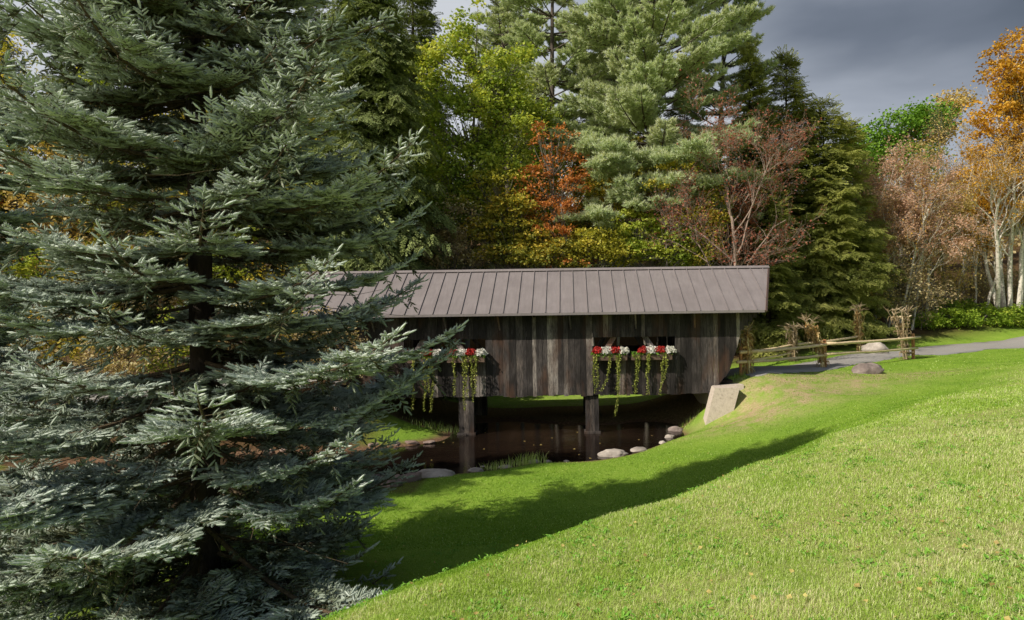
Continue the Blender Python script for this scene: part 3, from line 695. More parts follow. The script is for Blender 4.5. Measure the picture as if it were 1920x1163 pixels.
def blue_spruce(H, R, seed, low=.4, expo=.55):
    rng = np.random.default_rng(seed); nd = MB(); tw = MB(); tr = MB()
    u = np.linspace(0,1,30); tr.tube(np.column_stack([.04*np.sin(u*5),.04*np.cos(u*4),u*H-.3]), .19*(1-u)**.8+.012, 12, a=.5, wob=.05)
    z = low; SP=[];SD=[];SU=[];SL=[];SA=[]
    def br(z, az, L, pitch, dead=False):
        n = 16; s = np.linspace(0,1,n); out = np.array([math.cos(az), math.sin(az), 0]); sd = np.array([-out[1], out[0], 0])
        sag = rng.uniform(.06,.17)*L
        zc = pitch*L*s - sag*np.sin(s*math.pi*.75) + .13*L*s**3.5
        cur = rng.normal()*.10*L
        P = np.array([0,0,z])+out*(L*s)[:,None]+sd*(cur*s**2)[:,None]+np.array([0,0,1])*zc[:,None]
        tw.tube(P, .028*(1-s)**.7*(L/3)**.5+.005, 5, a=.4, cap=False)
        start = .22 if L > 1.2 else .08
        k = start*L
        while k < L:
            i = min(n-2, int(k/L*(n-1))); f = k/L*(n-1)-i; p = P[i]*(1-f)+P[i+1]*f; ad = unit(P[i+1]-P[i]); side = unit(np.cross(ad,[0,0,1]))
            rem = L-k; frac = k/L
            for sg in (-1,1):
                ll = min(.78, .16+rem*.48)*rng.uniform(.75,1.15)
                if frac < .45:
                    if rng.random() < .30: 
                        # bare inner twig
                        q = p+unit(ad*.5+side*sg+np.array([0,0,-.25]))*ll*.8; tw.tube([p,(p+q)/2+[0,0,-.02],q], [.006,.004,.002], 3, cap=False); continue
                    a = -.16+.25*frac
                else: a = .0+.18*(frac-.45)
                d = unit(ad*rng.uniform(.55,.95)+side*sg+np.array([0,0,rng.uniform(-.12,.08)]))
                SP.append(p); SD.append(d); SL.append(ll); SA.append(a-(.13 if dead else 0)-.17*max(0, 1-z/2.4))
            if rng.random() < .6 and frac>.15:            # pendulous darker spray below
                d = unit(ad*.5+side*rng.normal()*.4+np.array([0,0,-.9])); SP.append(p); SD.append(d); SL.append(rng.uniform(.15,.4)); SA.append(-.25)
            k += rng.uniform(.13,.19)
        SP.append(P[-2]); SD.append(unit(P[-1]-P[-3]+np.array([0,0,.05]))); SL.append(.36); SA.append(.12)
    az0 = 0
    while z < H-.25:
        t = z/H; Rz = R*(1-t)**expo*(1 if z>.9 else .8); nb = 7 if z < H*.6 else 6; lay = rng.normal()*.05
        for k in range(nb):
            az = az0+k*2*math.pi/nb+rng.normal()*.22
            L = max(.25, Rz*rng.uniform(.6,1.1)*(1.0 if z>1.2 else .85)); br(z+rng.normal()*.05, az, L, lay-.06+.30*t+rng.normal()*.03)
        if t < .45:                                    # tangle of fine dead twigs round the trunk
            for k in range(34):
                az = rng.uniform(0,6.28); r0 = rng.uniform(.1,1.6); a0 = np.array([math.cos(az)*r0, math.sin(az)*r0, z+rng.uniform(-.2,.3)]); dd = np.array([math.cos(az)+rng.normal()*.5, math.sin(az)+rng.normal()*.5, rng.uniform(-.5,.15)])*rng.uniform(.3,.8)
                tw.tube([a0, a0+dd*.5+[0,0,-.03], a0+dd+rng.normal(size=3)*.06], [.006,.004,.002], 3, a=.6, cap=False)
        for k in range(2):
            br(z+rng.uniform(.15,.5), rng.uniform(0,6.28), max(.2, Rz*rng.uniform(.35,.8)), -.12+.4*t, True)
        az0 += 1.05; z += rng.uniform(.50,.63)*(1-.4*t)
    SP=np.array(SP);SD=np.array(SD);SL=np.array(SL);SA=np.array(SA)
    Ms = frames(SD, np.array([0,0,1.]), rng, .12); cls = np.digitize(SL, (.29,.44,.61)); var = rng.integers(0,3,len(SL)); base = np.array((.22,.36,.52,.7))
    cnt = 0
    for c in range(4):
        for v in range(3):
            m = (cls==c)&(var==v)
            if not m.any(): continue
            T, W, n_ = SPR[c][v]; sc = np.clip(SL[m]/base[c], .8, 1.2)[:,None,None]
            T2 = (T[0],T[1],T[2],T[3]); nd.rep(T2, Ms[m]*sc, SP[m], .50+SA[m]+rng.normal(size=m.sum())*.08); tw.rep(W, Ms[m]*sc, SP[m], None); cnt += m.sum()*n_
    print('spruce shoots', cnt, 'sprays', len(SL))
    return tr, nd, tw
def place_blue(H, R, seed, px, Y, label, rz=0, src=None, sc=1.0):
    x = xat(px, Y)
    if src is None:
        tr, nd, tw = blue_spruce(H, R, seed)
        e = empty('blue_spruce', (x,Y,tz(x,Y)))
        tr.build('trunk', M['bark_dark'], e, True); tw.build('branches', M['twig'], e); nd.build('crown', M['spruce'], e)
    else: e = copy_tree(src); e.location = (x,Y,tz(x,Y))
    e.rotation_euler = (0,0,rz); e.scale = (sc,)*3
    tag(e, label, 'spruce tree'); return e
sp1 = place_blue(12.4, 3.85, 11, 372, 8.6, 'large blue spruce with silvery boughs filling the left foreground')
sp2 = place_blue(0,0,0, -190, 11.2, 'blue spruce at the far left edge behind the large foreground spruce', rz=2.2, src=sp1, sc=.97)

# generic clumps -------------------------------------------------
def leaf_cloud(b, cen, rad, n, size, rng, flat=.6, a=None, up=.5, star=False):
    """n leaves around each centre"""
    N = len(cen)*n; c = np.repeat(cen, n, 0); r = np.repeat(rad, n)
    o = rng.normal(size=(N,3))*.55; o[:,2] *= flat
    P = c+o*r[:,None]
    d = rng.normal(size=(N,3)); d[:,2] *= .55; d = unit(d)
    upv = rng.normal(size=(N,3))*.9; upv[:,2] += up*1.6
    Mx = frames(d, upv, rng)*(size*rng.uniform(.6,1.3,N))[:,None,None]
    Mx[:,:,0] *= .75
    aa = rng.random(N)*.55 + np.repeat(rng.random(len(cen))*.45 if a is None else a, n)
    b.rep(LEAFQ, Mx, P, aa)
def limb(b, p0, p1, r0, r1, rng, n=5, sides=5, wob=.06):
    u = np.linspace(0,1,n)[:,None]; L = np.linalg.norm(p1-p0)
    P = p0*(1-u)+p1*u+rng.normal(size=(n,3))*wob*L*np.sin(u*math.pi)*.5; P[:,2] -= 0
    P += np.array([0,0,-.12*L])*np.sin(u*math.pi)
    b.tube(P, r0*(1-u[:,0])+r1*u[:,0], sides, a=rng.random(), cap=False); return P
def leafy(name, px, Y, top, lobes, mat, label, cat='tree', bark='bark_grey', seed=1, n_clump=150, n_leaf=70, size=.15, clump_r=.55, flat=.6, group=None, tr=.14, zoff=0, xoff=0, trunks=1, base_px=None):
    """lobes: list of (px, py, rx_px, ry_px) ellipsoids seen in the photo, at depth Y, turned into volumes"""
    rng = np.random.default_rng(seed); xb = xat(base_px if base_px else px, Y); zb = tz(xb, Y)
    e = empty(name, (xb,Y,zb)); tag(e, label, cat, group); k = Y/F
    L = []
    for (lx, ly, rx, ry) in lobes:
        c = np.array(px2(lx, ly, Y=Y)); c[2] = max(c[2], zb+ry*k*.75); L.append((c-np.array([xb,Y,zb]), rx*k, ry*k))
    w = np.array([a*b for _,a,b in L]); w = w/w.sum(); cen = []
    for i in rng.choice(len(L), n_clump, p=w):
        c, rx, ry = L[i]; d = unit(rng.normal(size=3)); rr = rng.uniform(.35,1)**.5
        if d[1] > .3: d[1] = -d[1]*.9
        cen.append(c+d*rr*np.array([rx, min(rx,2.8)*.85, ry]))
    cen = np.array(cen); cen = cen[cen[:,2] > .12]
    if top is None: topz = cen[:,2].max()
    else: topz = px2(px, top, Y=Y)[2]-zb
    tb = MB(); u = np.linspace(0,1,10)
    xt = np.average([c[0] for c,_,_ in L], weights=w); yt = 0
    main = []
    for q in range(trunks):
        ox = (q-(trunks-1)/2)*.45; fan = ox*1.6
        P = np.column_stack([ox+(xt*u**1.6)+fan*u+.15*np.sin(u*4+seed+q), np.full(10,0.)+.12*np.sin(u*5+q)+.3*q*(u+.2)-.2*q, -.3+u*(topz*.92+.3)])
        tb.tube(P, tr*(1-u)**.75+.012, 8, a=.5, cap=False, wob=.04); main.append(P)
    for c in cen:
        P = main[rng.integers(len(main))]; zc = c[2]-rng.uniform(.2,.5)*(np.hypot(c[0]-xt*.7, c[1])+.3)
        i = int(np.clip(np.interp(max(zc,.3), P[:,2], np.arange(10)), 0, 8)); limb(tb, P[i], c, .035*(tr/.14)+.01, .006, rng, 5, 4)
    tb.build('trunk', M[bark], e, True)
    cb = MB(); leaf_cloud(cb, cen, rng.uniform(.6,1.3,len(cen))*clump_r, n_leaf, size, rng, flat)
    cb.build('crown', M[mat], e); return e

def conifer_spray_tpl(seed, droop=.3, w=.32):
    rng = np.random.default_rng(seed); b = MB(); n = 26; P=[];D=[];S=[]
    for k in range(n):
        s = (k+.5)/n
        for sg in (-1,1):
            ww = w*(1-s)**.6+.04
            for q in range(2):
                f = rng.uniform(.15,1); P.append((sg*ww*f*.9, s+ww*f*.35, -droop*s*s-.10*f*ww+rng.normal()*.015)); D.append((sg*.7+rng.normal()*.2, .8, -.25+rng.normal()*.2)); S.append(rng.uniform(.07,.13))
    P=np.array(P);D=np.array(D);S=np.array(S)
    Mx = frames(D, np.array([0,0,1.]), rng, .35)*S[:,None,None]; Mx[:,:,0] *= .55
    b.rep(LEAFQ, Mx, P, rng.uniform(-.18,.18,len(P))); return b.tpl()
CS = [conifer_spray_tpl(k) for k in range(4)]
def conifer(name, px, Y, top, R, mat, label, seed=1, expo=.8, low=.3, droop=.25, dens=1.0, bark='bark_dark', sz=1.0, pitch=.1, H=None, cat='conifer', group=None):
    rng = np.random.default_rng(seed); x = xat(px,Y); zb = tz(x,Y)
    if H is None: H = px2(px, top, Y=Y)[2]-zb
    e = empty(name, (x,Y,zb)); tag(e, label, cat, group); tb = MB(); u = np.linspace(0,1,14)
    tb.tube(np.column_stack([.08*np.sin(u*4+seed),.08*np.cos(u*3),u*H*.99-.3]), (.02+.014*H)*(1-u)**.9+.01, 8, cap=False)
    SP=[];SD=[];SL=[];SA=[]; z = low
    while z < H-.15:
        t = z/H; L0 = R*(1-t)**expo+.12
        for k in range(int(5*dens)+ (1 if rng.random()<.5 else 0)):
            az = rng.uniform(0,6.28); L = L0*rng.uniform(.6,1.2); out = np.array([math.cos(az),math.sin(az),0]); sd = np.array([-out[1],out[0],0]); n=7; s=np.linspace(0,1,n)
            P = np.array([0,0,z+rng.normal()*.12])+out*(L*s)[:,None]+np.array([0,0,1])*((pitch+.5*t)*L*s-droop*L*s**2)[:,None]
            tb.tube(P, .02*(1-s)+.006, 3, cap=False)
            tone = rng.normal()*.10; m = max(3, int(L/.26))
            for q in range(m):
                f = (q+rng.random())/m
                if f < .18: continue
                i = min(n-2,int(f*(n-1))); p = P[i]; ad = unit(P[i+1]-P[i])
                for sg in (-1,1):
                    SP.append(p+ad*0); SD.append(unit(ad*rng.uniform(.4,1.1)+sd*sg*.8+np.array([0,0,rng.uniform(-.3,.12)]))); SL.append(min(1.0,(L*(1-f)*.55+.35))*rng.uniform(.8,1.2)*sz); SA.append(.28+.3*f+tone)
            SP.append(P[-2]); SD.append(unit(P[-1]-P[-2]+np.array([0,0,.1]))); SL.append(.5*sz); SA.append(.6+tone)
        z += rng.uniform(.22,.34)/max(dens,.4)*.9
    for k in range(6): SP.append(np.array([0,0,H-.6])); SD.append(unit(np.array([rng.normal()*.3,rng.normal()*.3,1.]))); SL.append(.6); SA.append(.6)
    tb.build('trunk', M[bark], e, True); cb = MB(); SP=np.array(SP);SD=np.array(SD);SL=np.array(SL);SA=np.array(SA)
    Mx = frames(SD, np.array([0,0,1.]), rng, .3)*SL[:,None,None]; ch = rng.integers(0,4,len(SL))
    for c in range(4):
        m = ch==c; cb.rep(CS[c], Mx[m], SP[m], SA[m])
    cb.build('crown', M[mat], e); return e

def tuft_tpl(seed):
    rng = np.random.default_rng(seed); b = MB()
    for k in range(13):
        d = rng.normal(size=3); d[1] = abs(d[1])+.5; d[2] += .35; d = unit(d); s = unit(np.cross(d, rng.normal(size=3)))*.085
        p = np.array([rng.normal()*.05, rng.uniform(-.3,.25), rng.normal()*.05]); b.add([p-s,p+s,p+d*rng.uniform(.6,1)], T=[(0,1,2)], a=[-.12,-.12,.12])
    return b.tpl()
TF = [tuft_tpl(k) for k in range(4)]
def pine(px, Y, H, R, label, seed, low=4, bare=0, expo=.5, gap=.8, rise=.3, nb=5, pads=1.0, lean=0, spots=()):
    rng = np.random.default_rng(seed); x = xat(px,Y); zb = tz(x,Y); e = empty('white_pine', (x,Y,zb)); tag(e, label, 'pine tree'); tb = MB(); u = np.linspace(0,1,16)
    TP = np.column_stack([.15*np.sin(u*4+seed)+lean*u,.1*np.cos(u*3),u*H-.3]); tb.tube(TP, .24*(1-u)**.8+.015, 9, cap=False)
    SP=[];SD=[];SA=[]; z = low
    while z < H-.2:
        t = z/H; base = np.array([np.interp(z,TP[:,2],TP[:,0]), np.interp(z,TP[:,2],TP[:,1]), z])
        for k in range(nb):
            az = rng.uniform(0,6.28); tt = max(0,(z-low)/(H-low)); L = R*(1-tt)**expo*rng.uniform(.5,1.1)*(1 if tt>.12 else .85)+.3
            out = np.array([math.cos(az),math.sin(az),0]); sd = np.array([-out[1],out[0],0]); n=9; s=np.linspace(0,1,n)
            P = base+out*(L*s)[:,None]+np.array([0,0,1])*((-.04+rise*tt*2.0)*L*s+.10*L*s**2.2)[:,None]+sd*(rng.normal()*.08*L*s**2)[:,None]
            tb.tube(P, .05*(1-s)**.8*(L/4)**.5+.008, 4, cap=False)
            tone = rng.normal()*.07; m = int(L/.2)
            for q in range(m):
                f = (q+rng.random())/m
                if f < .35 or z < bare: continue
                i = min(n-2,int(f*(n-1))); p = P[i]+(P[i+1]-P[i])*(f*(n-1)-i); ad = unit(P[i+1]-P[i])
                wl = (.95*math.sin(min(1,(f-.3)/.35)*1.57)*(1-.75*max(0,f-.6)/.4))*min(1,L/3)*rng.uniform(.6,1.1)+.12
                for sg in (-1,1):
                    d2 = unit(ad*.7+sd*sg+np.array([0,0,.10])); 
                    if wl > .3: tb.tube([p,p+d2*wl], [.01,.004], 3, cap=False)
                    for v in range(int(wl/.078*pads)+1):
                        g_ = rng.uniform(.15,1.); SP.append(p+d2*wl*g_+rng.normal(size=3)*np.array([.05,.05,.045])); SD.append(unit(d2+ad*.4+np.array([0,0,.55]))); SA.append(.42+tone+.2*g_*f)
        z += rng.uniform(.8,1.2)*gap
    for (sx_, sy_, sY, sr) in spots:                     # layered pads of the lower boughs
        c = np.array(px2(sx_, sy_, Y=sY))-np.array([x,Y,zb]); rr = sr*sY/F; zt = c[2]-.1*np.hypot(c[0],c[1]); b0 = np.array([np.interp(zt,TP[:,2],TP[:,0]),0,zt])
        u_ = np.linspace(0,1,7)[:,None]; tb.tube(b0*(1-u_)+c*u_+np.array([0,0,-.25])*np.sin(u_*3.14), .045*(1-u_[:,0])+.008, 4, cap=False); tone = rng.normal()*.05
        for q in range(7):
            tb.tube([c+(b0-c)*.12, c+np.array([rng.normal()*rr*.6, rng.normal()*rr*.4, .03])], [.012,.004], 3, cap=False)
        sub = rng.normal(size=(9,3))*np.array([.62,.45,.16])*rr; sub[:,2] -= .10*np.abs(sub[:,0]); sw_ = rng.uniform(.25,.5,9)*rr
        for q in range(int(430*rr*rr)+80):
            o = rng.normal(size=3)*.55; w_ = rng.integers(9); SP.append(c+sub[w_]+o*sw_[w_]*np.array([1.1,1,.42])); SD.append(unit(np.array([o[0]*.8,o[1]*.8-.1,.7])+rng.normal(size=3)*.25)); SA.append(.46+tone+.22*o[2])
    SP=np.array(SP);SD=np.array(SD);SA=np.array(SA); cb = MB()
    Mx = frames(SD, rng=rng)*(rng.uniform(.19,.30,len(SP)))[:,None,None]; ch = rng.integers(0,4,len(SP))
    for c in range(4):
        m = ch==c; cb.rep(TF[c], Mx[m], SP[m], SA[m]+rng.normal(size=m.sum())*.05)
    print('pine tufts', len(SP)); tb.build('trunk', M['bark_pine'], e, True); cb.build('crown', M['pine'], e); return e

def bare(name, px, Y, top, spread, mat, label, seed, lean=(0,0), leaf_n=2, size=.11, bark='bark_grey', trunks=1, cat='tree', tr=.13, first=.35, upw=.5, levels=4, H=None, group=None, kids=5, wide=.5, aim=None):
    rng = np.random.default_rng(seed); x = xat(px,Y); zb = tz(x,Y)
    if H is None: H = px2(px, top, Y=Y)[2]-zb
    e = empty(name, (x,Y,zb)); tag(e, label, cat, group); tb = MB(); ends = []
    def grow(p, d, L, r, lev):
        n = 6 if lev < 2 else 4; P=[p]; dd = d.copy()
        for k in range(n):
            dd = unit(dd+rng.normal(size=3)*(.10 if lev==0 else .18)+np.array([0,0,.06*upw])); P.append(P[-1]+dd*L/n)
        P = np.array(P); rr = np.linspace(r, r*.45 if lev<levels else .004, n+1); tb.tube(P, rr, [8,5,4,3,3,3][lev], a=rng.random(), cap=False)
        if lev >= levels-1: ends.extend(P[1:])
        if lev >= levels: return
        nk = kids+(3 if lev==0 else 0)
        for k in range(nk):
            f = first+(1-first)*(k+rng.random())/nk if lev==0 else rng.uniform(.25,1)
            i = min(n-1,int(f*n)); q = P[i]+(P[i+1]-P[i])*(f*n-i); loc = unit(P[i+1]-P[i]); s = rng.normal(size=3); s -= loc*s.dot(loc); s = unit(s)
            nd = unit(loc*rng.uniform(.6,1.0)+s*wide*rng.uniform(.8,1.5)+np.array([0,0,.2*upw])+(np.array(aim)*.35 if aim is not None else 0))
            grow(q, nd, L*(spread if lev==0 else rng.uniform(.42,.62)), max(.005,rr[i]*.5), lev+1)
    for q in range(trunks):
        a = rng.uniform(0,6.28) if trunks>1 else 0
        grow(np.array([.5*(q-(trunks-1)/2),.25*math.sin(q*2),-.3]), unit(np.array([lean[0]+.04*(q-(trunks-1)/2),lean[1]+.04*math.sin(q*3),1.])), H*.8*(1-.08*q), tr*(1-.12*q), 0)
    tb.build('trunk', M[bark], e, True)
    E = np.array(ends)
    if leaf_n > 0:
        cb = MB(); k = max(1,leaf_n); E2 = E if leaf_n >= 1 else E[rng.random(len(E)) < leaf_n]
        leaf_cloud(cb, E2, np.full(len(E2), .22), k, size, rng, .8); cb.build('crown', M[mat], e)
    return e
exec_trees = True
leafy('understory_tree', 1090, 37, 250, [(1090,300,50,50),(1080,380,60,50),(1120,430,50,40),(1060,440,50,40)], 'olive', 'olive tree filling the gap below the bare pine trunk', seed=50, n_clump=170, n_leaf=50, size=.16, clump_r=.45)
leafy('understory_tree', 1000, 36, 200, [(1010,230,40,50),(1010,320,50,50),(990,400,55,50)], 'ygreen', 'green tree between the maple and the orange sapling', seed=51, n_clump=150, n_leaf=50, size=.16, clump_r=.45)
leafy('understory_tree', 1370, 35, 300, [(1380,340,40,40),(1370,410,55,50),(1390,470,50,30)], 'rust', 'dark rust-leaved tree behind the bare leaning trunk', seed=52, n_clump=80, n_leaf=40, size=.14, clump_r=.4)
leafy('understory_tree', 1230, 38.5, 250, [(1200,290,60,50),(1280,300,60,50),(1250,380,80,50),(1150,330,50,60)], 'olive', 'shaded olive tree behind the big white pine trunk', seed=53, n_clump=200, n_leaf=45, size=.17, clump_r=.5)

# ------------------------------------------------------------------ the wood behind the bridge
pine(1235, 36, 28, 5.6, 'big pale green white pine with layered boughs rising above the roof', 2, low=6.0, nb=8, gap=.62, expo=.38, spots=[(1112,405,31,38),(1165,370,31.3,36),(1242,340,31,48),(1250,380,31,26),(1330,385,32,32),(1290,288,31,62),(1350,262,32,45),(1130,275,31.5,45),(1155,312,31,42),(1300,345,31.5,40),(1200,300,32,40),(1375,330,32.5,34)])
pine(1045, 39.5, 26, 4.4, 'tall white pine with bare upper trunk behind the yellow-green maple', 3, low=11, nb=6, gap=.9)
pine(1130, 43, 27, 4.2, 'white pine standing behind and left of the biggest pine', 6, low=10, nb=6, gap=.8)
pine(955, 43, 25, 4.0, 'white pine whose top shows behind the yellow-green maple', 8, low=9, nb=6, gap=.8)
pine(1335, 41, 22.5, 4.6, 'white pine leaning to the right edge of the pine group', 5, low=6, nb=7, gap=.75, lean=1.0)
leafy('maple_tree', 880, 33, 12, [(885,50,40,50),(840,130,65,60),(950,140,65,65),(870,220,90,70),(965,230,50,60),(845,310,80,60),(930,330,80,60),(870,400,80,50)], 'ygreen', 'tall yellow-green maple behind the left part of the roof', seed=4, n_clump=330, n_leaf=75, size=.17, clump_r=.5)
leafy('maple_tree', 1035, 31.8, 240, [(1035,260,42,36),(1055,320,55,38),(1005,350,50,45),(1080,347,35,12),(1030,400,60,30)], 'orange', 'small orange-red maple in front of the pines', seed=5, n_clump=95, n_leaf=26, size=.14, clump_r=.42, flat=.4, tr=.08)
leafy('maple_tree', 975, 31.2, 370, [(960,390,60,25),(930,430,60,28),(1000,440,55,25),(960,475,80,22)], 'olive', 'mixed orange and olive understory maple above the roof ridge', seed=6, n_clump=160, n_leaf=55, size=.14, clump_r=.35, flat=.35, tr=.08)
leafy('understory_tree', 860, 31, 380, [(850,420,60,45),(820,470,70,40),(890,470,60,30),(780,440,50,50)], 'brush', 'brown and tan understory tree left above the roof', seed=7, n_clump=150, n_leaf=45, size=.12, clump_r=.4, tr=.07)
leafy('understory_tree', 1110, 31, 440, [(1110,455,55,28),(1150,480,55,22),(1080,485,40,18)], 'yellow', 'bright yellow-leaved understory tree just above the roof centre', seed=8, n_clump=90, n_leaf=55, size=.13, clump_r=.35, flat=.4, tr=.06)
leafy('understory_tree', 1210, 32, 390, [(1200,420,60,30),(1260,440,60,35),(1180,470,70,26),(1270,475,60,26)], 'ygreen', 'dark and yellow green understory tree under the white pine boughs', seed=9, n_clump=190, n_leaf=50, size=.14, clump_r=.35, flat=.35, tr=.07)
leafy('understory_tree', 1160, 34, 330, [(1150,360,60,35),(1240,340,70,30),(1200,390,70,30),(1310,350,30,30)], 'olive', 'olive understory tree half hidden among the pine boughs', seed=10, n_clump=150, n_leaf=50, size=.14, clump_r=.4, flat=.4, tr=.07)
leafy('understory_tree', 1310, 31.6, 380, [(1315,420,40,40),(1320,470,45,30),(1345,380,30,30)], 'olive', 'low olive and rust tree left of the leaning bare tree', seed=11, n_clump=90, n_leaf=50, size=.13, clump_r=.35, tr=.06)
leafy('understory_tree', 1040, 30.8, 440, [(1040,470,50,22),(1070,495,40,12),(1000,490,50,14)], 'olive', 'low orange-flecked tree touching the roof ridge line', seed=12, n_clump=80, n_leaf=50, size=.12, clump_r=.3, flat=.4, tr=.05)
conifer('hemlock', 1412, 38, 88, 3.0, 'hemlock', 'pointed hemlock nearest the white pine, its tip against grey cloud', 21)
conifer('hemlock', 1478, 38.8, 100, 4.2, 'hemlock', 'tallest broad hemlock behind the bare leaning tree', 22, expo=.7)
conifer('hemlock', 1545, 38.5, 185, 4.2, 'hemlock', 'dense hemlock with sunny low boughs right of the roof end', 23, expo=.6)
conifer('hemlock', 1590, 40.5, 225, 3.4, 'hemlock', 'outer hemlock on the right shoulder of the hemlock group', 24, expo=.65)
conifer('hemlock', 1440, 35.6, 330, 2.6, 'hemlock', 'low dark hemlock right behind the roof end', 25, expo=.6)
conifer('hemlock', 1555, 38.2, 380, 2.6, 'hemlock', 'small hemlock behind the fence with light tipped sprays', 26, expo=.6)
bare('bare_tree', 1357, 29.6, 225, .42, 'rust', 'bare forked tree with a few rust leaves leaning over the roof end', 31, lean=(.26,0), leaf_n=.6, size=.1, tr=.12, first=.3, upw=.7, wide=.6, aim=(.5,-.1,.2), kids=6, bark='bark_pale')
leafy('green_tree', 1690, 62, 205, [(1680,245,60,28),(1730,225,50,28),(1640,265,40,25),(1600,270,30,30),(1690,300,70,30)], 'green', 'bright green tree on the skyline right of the hemlocks', seed=13, n_clump=170, n_leaf=50, size=.3, clump_r=1.0, tr=.2)
leafy('yellow_tree', 1765, 66, 170, [(1760,215,35,28),(1790,190,25,25),(1740,250,45,30)], 'tan', 'pale yellow tree on the skyline beside the bright green tree', seed=14, n_clump=90, n_leaf=40, size=.28, clump_r=.9, tr=.18)
leafy('green_tree', 1605, 52, 260, [(1600,300,45,40),(1620,370,40,50),(1640,320,25,30)], 'green', 'green tree in the gap right of the hemlock group', seed=15, n_clump=110, n_leaf=50, size=.22, clump_r=.8, tr=.15)
def sparse(px, Y, top, r, mat, label, seed, n=2, **k):
    return bare('slender_tree', px, Y, top, .42, mat, label, seed, leaf_n=n, **k)
sparse(1690, 42, 325, 0, 'pink', 'slender many-stemmed tree with thin dusty pink leaves', 41, n=2, trunks=3, bark='birch', tr=.10, wide=.5, first=.4, size=.12)
sparse(1655, 44, 370, 0, 'pink', 'lower pinkish sapling left of the many-stemmed pink tree', 42, n=1, trunks=2, tr=.07, first=.4, size=.12)
sparse(1728, 43, 335, 0, 'pink', 'leaning slim tree with pink and tan leaves', 46, n=2, trunks=1, tr=.10, lean=(-.12,0), first=.4, size=.12)
sparse(1765, 45, 320, 0, 'tan', 'thin tan-leaved tree between the pink and orange trees', 43, n=1, trunks=2, tr=.10, first=.35, lean=(-.05,0), size=.13)
sparse(1815, 52, 240, 0, 'tan', 'grey almost leafless tree reaching above the tan trees', 44, n=.5, trunks=2, tr=.12, first=.35, size=.12)
sparse(1850, 47, 320, 0, 'gold', 'thin golden-leaved tree just left of the orange maple', 45, n=1, trunks=2, tr=.09, first=.35, size=.13)
leafy('maple_tree', 1898, 45, 60, [(1905,95,50,38),(1880,160,65,50),(1930,170,60,60),(1870,240,70,45),(1940,260,70,60),(1850,310,60,35),(1920,350,80,50),(1840,385,50,20),(1890,400,50,25)], 'gold', 'golden orange maple at the right edge with pale trunks', seed=16, n_clump=330, n_leaf=48, size=.22, clump_r=.55, bark='birch', trunks=3, tr=.17)
sparse(1872, 43.8, 300, 0, 'gold', 'white-barked birch standing below the orange maple', 47, n=1, trunks=2, bark='birch', tr=.17, first=.6, size=.12)
rngb = np.random.default_rng(3)
for q, (bx, BYY, tp, lb) in enumerate([(1605,40,480,'behind the fence end'),(1660,41,470,'below the pink tree'),(1710,42,490,'at the foot of the leaning slim tree'),(1760,44,470,'under the tan tree'),(1815,47,500,'left of the white birch trunks'),(1865,49,500,'behind the birch trunks'),(1560,42,430,'deep in shade right of the hemlocks'),(1915,49,500,'at the right picture edge')]):
    bare('brush_thicket', bx, BYY, tp, .6, 'brush' if q%3 else 'tan', 'brown twiggy thicket '+lb, 60+q, leaf_n=1, size=.13, trunks=5, tr=.05, first=.15, wide=.7, cat='shrub', kids=4, levels=3)
for q, (bx, by_, r, lb) in enumerate([(1742,628,26,'leftmost, by the corn stalks'),(1775,622,30,'second from the left'),(1812,628,24,'low one at the road edge'),(1840,612,30,'taller one below the birch trunks'),(1872,625,24,'yellowish one in front of the birch trunks'),(1902,615,30,'nearest the right edge'),(1770,590,30,'higher up the slope behind the others'),(1808,578,26,'pale one up the slope'),(1925,630,22,'cut by the right edge'),(1712,620,18,'small one behind the fence end')]):
    Yb = 41.6+max(0,(bx-1740))*.008+(640-by_)*.045
    leafy('shrub', bx, Yb, None, [(bx,by_,r,r*.75)], 'shrub', 'yellow-green shrub across the gravel road, '+lb, 'shrub', seed=80+q, n_clump=34, n_leaf=50, size=.13, clump_r=.3, tr=.03, group='yellow-green shrubs along the road')
# left background, glimpsed through the spruces
conifer('norway_spruce', 700, 29.2, -30, 4.0, 'norway', 'dark drooping spruce between the big blue spruce and the maple', 27, expo=.4, droop=.6, dens=1.3)
LB = [(30,37,60,'yellow','yellow tree glimpsed at the far left edge'),(130,35,180,'tan','tan-orange tree glimpsed between the two blue spruces'),(230,38,100,'ygreen','yellow-green tree glimpsed left of the spruce trunk'),
 (330,36,170,'olive','olive autumn tree right behind the spruce trunk'),(470,37,120,'ygreen','green and yellow tree right of the spruce trunk'),(560,34,260,'yellow','low yellow tree behind the right spruce boughs'),(660,38,90,'olive','olive tree behind the drooping spruce'),(740,34,200,'ygreen','yellow-green tree left of the tall maple'),(620,33,400,'orange','low orange tree near the left end of the roof'),(-60,36,120,'orange','orange tree just outside the left edge')]
for q, (bx, Yb, tp, mt, lb) in enumerate(LB):
    lo = [(bx, tp+70, 60, 70),(bx-30,tp+180,75,80),(bx+35,tp+200,75,80),(bx,tp+290,85,60)] if tp < 250 else [(bx,tp+50,60,50),(bx+20,tp+110,80,40)]
    leafy('autumn_tree', bx, Yb, tp, lo, mt, lb, seed=100+q, n_clump=120, n_leaf=45, size=.2, clump_r=.6)
for q, (bx, Yb, tp, lb) in enumerate([(-20,46,-60,'farthest left behind the blue spruces'),(160,48,-40,'behind the orange tree on the left'),(400,46,-90,'directly behind the big spruce'),(600,47,-20,'left of the drooping spruce'),(780,44,-90,'behind the gap left of the maple'),(960,48,-20,'between the maple and the tall pine'),(1140,45,120,'hidden behind the big white pine'),(1290,46,180,'behind the leaning bare tree'),(1640,50,430,'low, deep behind the pink tree')]):
    conifer('background_conifer', bx, Yb, tp, 3.6, 'norway', 'dark conifer in the back row, '+lb, 120+q, sz=1.3, dens=.8, expo=.6)
